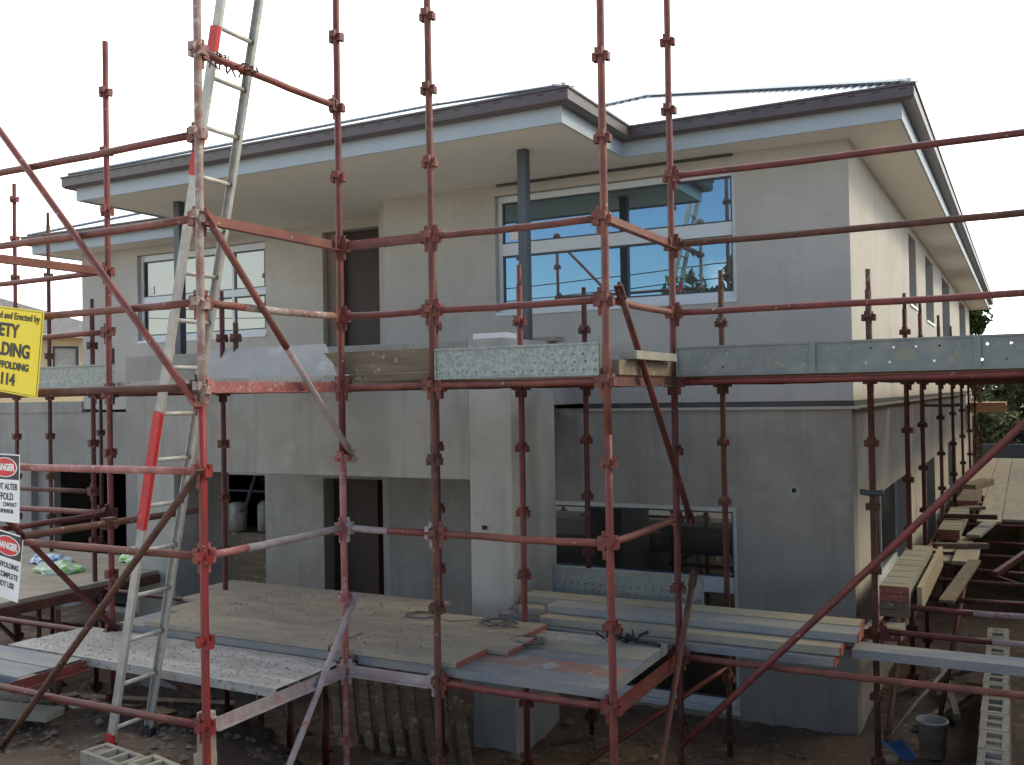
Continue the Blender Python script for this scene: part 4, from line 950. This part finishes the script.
# heap of soil / rubble clods behind the ladder foot
bm = bmesh.new(); bmesh.ops.create_icosphere(bm, subdivisions=5, radius=.4)
for v in bm.verts: v.co = v.co*(1+.18*sin(v.co.x*17)*sin(v.co.y*19+v.co.z*23)+frnd(-.03,.03)); v.co.z *= .6
me = bpy.data.meshes.new('soil'); bm.to_mesh(me); bm.free(); me.materials.append(M['dirt'])
o = bpy.data.objects.new('soil_heap', me); COL.objects.link(o); o.location = (-5.6, 5.7, -2.8); tag(o, 'crumbly heap of brown soil behind the ladder foot', 'soil heap')
# leaning slats under the lower deck
for i in range(9):
    x = -5.75+i*.165; m = MB(); m.obox((x-.06, 7.28, -1.98), (x+.34, 6.95, -3.12), .014, .11, upv=(0,1,0)) if False else m.obox((x-.1, 7.25, -1.98), (x+.3, 6.9, -3.12), .10, .03, upv=(0,1,0))
    cc = Vector((x+.1, 7.07, -2.55)); m.v = [tuple(Vector(v)-cc) for v in m.v]
    tag(m.build('leaning_slat', M['timberd'], loc=cc, bevel=.003), ('leftmost', 'second', 'third', 'fourth', 'middle', 'sixth', 'seventh', 'eighth', 'rightmost')[i]+' of the grey slats leaning beneath the lower deck', 'slat', 'slats leaning under the lower deck')
for i, x in enumerate((-5.74, -5.42, -5.05)):
    o = empty('steel_prop', (x, 6.2, GR)); tag(o, ('left', 'middle', 'right')[i]+' of three red steel props under the lower deck', 'prop', 'steel props under the deck')
    m = MB(); m.tube([(0,0,0),(0,0,.65)], .03, 12); m.build('outer_tube', M['dred'], o, smooth=True)
    m = MB(); m.tube([(0,0,.6),(0,0,1.16)], .022, 12); m.build('inner_tube', M['dred'], o, smooth=True)
    m = MB(); m.box(-.07,.07,-.07,.07,0,.008); m.build('base_plate', M['dred'], o)
# trestle clutter under the left deck
for i, (a, b) in enumerate((((-10.2,7.0,-2.0),(-9.4,6.6,-3.0)), ((-9.9,6.5,-2.2),(-9.1,6.9,-3.05)), ((-10.4,6.9,-2.35),(-8.6,6.8,-2.35)), ((-9.0,6.5,-1.95),(-9.0,6.5,-3.05)), ((-8.3,6.2,-2.0),(-7.9,5.9,-2.9)), ((-10.6,6.7,-2.75),(-8.8,6.2,-2.8)))):
    m = MB(); c = Vector(a); m.tube([Vector(a)-c, (Vector(b)-c)*.5, Vector(b)-c], .024, 10); tag(m.build('steel_tube', M['rust'], smooth=True, loc=c), 'rusty tube in the jumble under the left deck, '+('leaning left', 'leaning right', 'lying level', 'standing upright', 'leaning beneath deck corner', 'lying low')[i], 'tube', 'tubes under the left deck')
# bucket
def bucket(x, y, z):
    o = empty('bucket', (x, y, z)); tag(o, 'dirty white plastic drum standing in the trench by the side wall', 'bucket')
    m = MB(); n = 24; pr = [(.10,0),(.122,.28),(.128,.28),(.128,.30),(.115,.30),(.095,.02)]
    vs = [(r*cos(2*pi*i/n), r*sin(2*pi*i/n), h) for r, h in pr for i in range(n)]
    m.add(vs, [(a*n+i, a*n+(i+1)%n, (a+1)*n+(i+1)%n, (a+1)*n+i) for a in range(len(pr)-1) for i in range(n)]+[tuple(range(n)), tuple(range(5*n, 6*n))]); m.build('body', M['drum'], o, smooth=True)
    m = MB(); m.tube([(.125*cos(t), .125*sin(t)*.5-.08, .28-.12*sin(t)) for t in [pi*i/12 for i in range(13)]], .004, 6); m.build('handle', M['wire'], o)
bucket(-.74, 8.75, -3.06)
def shovel():
    o = empty('shovel', (-1.05, 8.45, -3.0)); tag(o, 'blue bladed shovel leaning in the trench beside the white drum', 'shovel')
    m = MB(); vs = []; 
    for j in range(6):
        for i in range(7):
            u = (i-3)/3; v = j/5; ww = .11*(1-.35*v**3); vs.append((u*ww+v*.16, v*-.1, .12-.12*v+.03*u*u))
    m.add(vs, [(j*7+i, j*7+i+1, (j+1)*7+i+1, (j+1)*7+i) for j in range(5) for i in range(6)]); b = m.build('blade', M['bluep'], o, smooth=True); sm = b.modifiers.new('s', 'SOLIDIFY'); sm.thickness = .003
    m = MB(); m.tube([(0,0,.12),(.2,.25,.38),(.42,.5,.62)], .014, 8); m.build('handle', M['timber'], o, smooth=True)
shovel()
# items in the garage opening
m = MB(); m.tube([(0,0,0),(0,0,.36),(0,0,.40)], .13, 18, radii=[.12,.13,.09]); tag(m.build('bucket', M['drum'], smooth=True, loc=(-9.95, 10.35, -1.86)), 'pale bucket standing in the garage opening, left one', 'bucket')
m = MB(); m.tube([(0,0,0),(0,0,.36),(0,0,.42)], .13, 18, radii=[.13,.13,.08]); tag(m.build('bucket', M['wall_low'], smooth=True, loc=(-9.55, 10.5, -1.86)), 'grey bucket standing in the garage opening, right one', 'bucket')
m = MB(); m.box(-.8, .75, -.3, .3, 0, 1.1); tag(m.build('work_bench', M['timberd'], loc=(-9.85, 10.6, -2.98)), 'dark work bench inside the garage opening below the buckets', 'bench')

# ------------------------------------------------------------------ surroundings
def neighbour():
    o = empty('neighbour_house', (-29.1, 21.2, -3.1), radians(54)); tag(o, 'cream neighbouring house with grey tiled hip roof seen past the left corner', 'house')
    m = MB(); wall(m, 'x', 0, .2, -12, 2.3, 0, 5.25, [(.35, 1.15, 4.25, 5.02), (-3.4, -1.6, 4.25, 5.02)]); m.box(2.1, 2.3, .2, 9, 0, 5.25); m.box(-12, 2.1, 8.8, 9, 0, 5.25); m.build('wall', M['cream'], o)
    for xa, xb in ((.35, 1.15), (-3.4, -1.6)):
        m = MB(); m.box(xa, xb, .1, .13, 4.25, 5.02); f = m.build('window', M['curtain'], o)
        m = MB(); m.box(xa, xa+.07, .04, .099, 4.25, 5.02); m.box(xb-.07, xb, .04, .099, 4.25, 5.02); m.box(xa+.07, xb-.07, .04, .099, 4.95, 5.02); m.build('frame', M['dframe'], f)
    m = MB(); m.box(-12.5, 2.75, -.45, 9.5, 5.25, 5.32); m.build('soffit', M['cream'], o)
    m = MB(); z = 5.38; h = 5.0*.38
    vs = [(-12.6,-.5,z),(2.85,-.5,z),(2.85,9.5,z),(-12.6,9.5,z),(-7.6,4.5,z+h),(-2.15,4.5,z+h)]
    m.add(vs, [(0,1,5,4),(1,2,5),(2,3,4,5),(3,0,4),(0,3,2,1)]); m.build('roof', M['tile'], o)
    m = MB(); m.box(-12.6, 2.9, -.6, -.5, 5.28, 5.40); m.box(2.85, 2.95, -.5, 9.5, 5.28, 5.40); m.build('gutter', M['soffit'], o)
neighbour()

def tree(x, y, z, H, R, leaf, label, n=9000, ls=.16, seed=1, low=.15):
    rnd = random.Random(seed); o = empty('tree', (x, y, z)); tag(o, label, 'tree', 'trees around the site')
    m = MB(); m.tube([(0,0,0),(.05*R,.03*R,H*.3),(-.04*R,.05*R,H*.6),(.02*R,0,H*.85)], .1, 9, radii=[.035*H*.6,.026*H*.6,.015*H*.6,.004*H*.6])
    cl = []
    for i in range(26):
        a = rnd.uniform(0, 2*pi); t = rnd.uniform(low, .95); rr = R*math.sqrt(max(.05, 1-((t-.55)/.55)**2))*rnd.uniform(.25,.9)
        c = Vector((rr*cos(a), rr*sin(a), H*t)); cl.append((c, R*rnd.uniform(.2,.42)))
        m.tube([(0,0,H*max(.15,t-.25)), c*.55+Vector((0,0,H*t*.4)), c], .03, 5, radii=[.012*H*.5,.008*H*.5,.003*H*.5])
    m.build('trunk', M['bark'], o, smooth=True)
    vs = []; fs = []
    for i in range(n):
        c, r = cl[rnd.randrange(len(cl))]; d = Vector((rnd.gauss(0,1), rnd.gauss(0,1), rnd.gauss(0,.75))).normalized()*r*(rnd.random()**.45)
        p = c+d; q = ls*rnd.uniform(.6,1.4); a = Vector((rnd.uniform(-1,1), rnd.uniform(-1,1), rnd.uniform(-1,1))).normalized(); b = a.cross(Vector((rnd.uniform(-1,1), rnd.uniform(-1,1), rnd.uniform(-1,1)))).normalized()
        k = len(vs); vs += [p-a*q, p+b*q*.4, p+a*q, p-b*q*.4]; fs.append((k, k+1, k+2, k+3))
    m = MB(); m.v = [tuple(v) for v in vs]; m.f = fs; m.mi = [0]*len(fs)
    me = bpy.data.meshes.new('crown'); me.from_pydata(m.v, [], m.f); me.materials.append(leaf); c = bpy.data.objects.new('crown', me); COL.objects.link(c); c.parent = o
tree(-2.6, 46, -3.1, 7.3, 1.9, M['leaf'], 'dark leafy tree rising behind the far end of the eave', n=8000, ls=.16, seed=3)
tree(2.2, 44, -3.1, 5.2, 3.4, M['leaf'], 'broad dark bushy tree beyond the far side deck', n=11000, ls=.2, seed=5, low=.05)
tree(-.2, 40, -3.1, 3.9, 2.4, M['leaf2'], 'lower olive green tree just past the orange rear eave', n=8000, ls=.16, seed=9, low=.05)
tree(6.5, 42, -3.1, 4.2, 3.4, M['leaf2'], 'olive tree beyond the right edge', n=8000, ls=.22, seed=8, low=.05)
m = MB(); m.box(-1.3, 14, 35.8, 36, -3.1, -1.9); tag(m.build('fence', M['dframe']), 'dark rear boundary fence beyond the plywood deck', 'fence')
# things across the street that the windows mirror
tree(-9.3, -16.0, -3.1, 7.6, 3.0, M['leaf'], 'street tree standing across the road behind the viewer', n=7000, ls=.22, seed=11, low=.3)
tree(-12.5, -19.0, -3.1, 6.2, 2.8, M['leaf2'], 'olive street tree across the road behind the viewer', n=6000, ls=.22, seed=12, low=.25)
def across(x, y, w_, h, mt, label):
    o = empty('street_house', (x, y, -3.1)); tag(o, label, 'house', 'houses across the street')
    m = MB(); wall(m, 'x', 0, -8, -w_/2, w_/2, 0, h, [(-w_/2+1, -w_/2+2.6, 1, 2.3), (1, 2.8, 1, 2.3)]); m.build('wall', M[mt], o)
    m = MB(); z = h; vs = [(-w_/2-.5,.5,z),(w_/2+.5,.5,z),(w_/2+.5,-8.5,z),(-w_/2-.5,-8.5,z),(-w_/2+3.5,-4,z+2.0),(w_/2-3.5,-4,z+2.0)]
    m.add(vs, [(0,1,5,4),(1,2,5),(2,3,4,5),(3,0,4),(0,3,2,1)]); m.build('roof', M['tile'], o)
across(-4, -30, 13, 2.7, 'cream', 'low cream house across the street behind the viewer')
across(13, -31, 12, 2.7, 'wall', 'low grey house across the street behind the viewer')
for k, (za, zb) in enumerate(((4.6, 4.9), (4.2, 4.5))):
    m = MB(); pts = [Vector((-40+80*i/20, -13-.5*k, za+(zb-za)*i/20-.8*sin(pi*((i % 10)/10)))) for i in range(21)]
    m.tube(pts, .02, 6); tag(m.build('power_line', M['black']), ('upper', 'lower')[k]+' power line along the street behind the viewer', 'power line', 'street power lines')
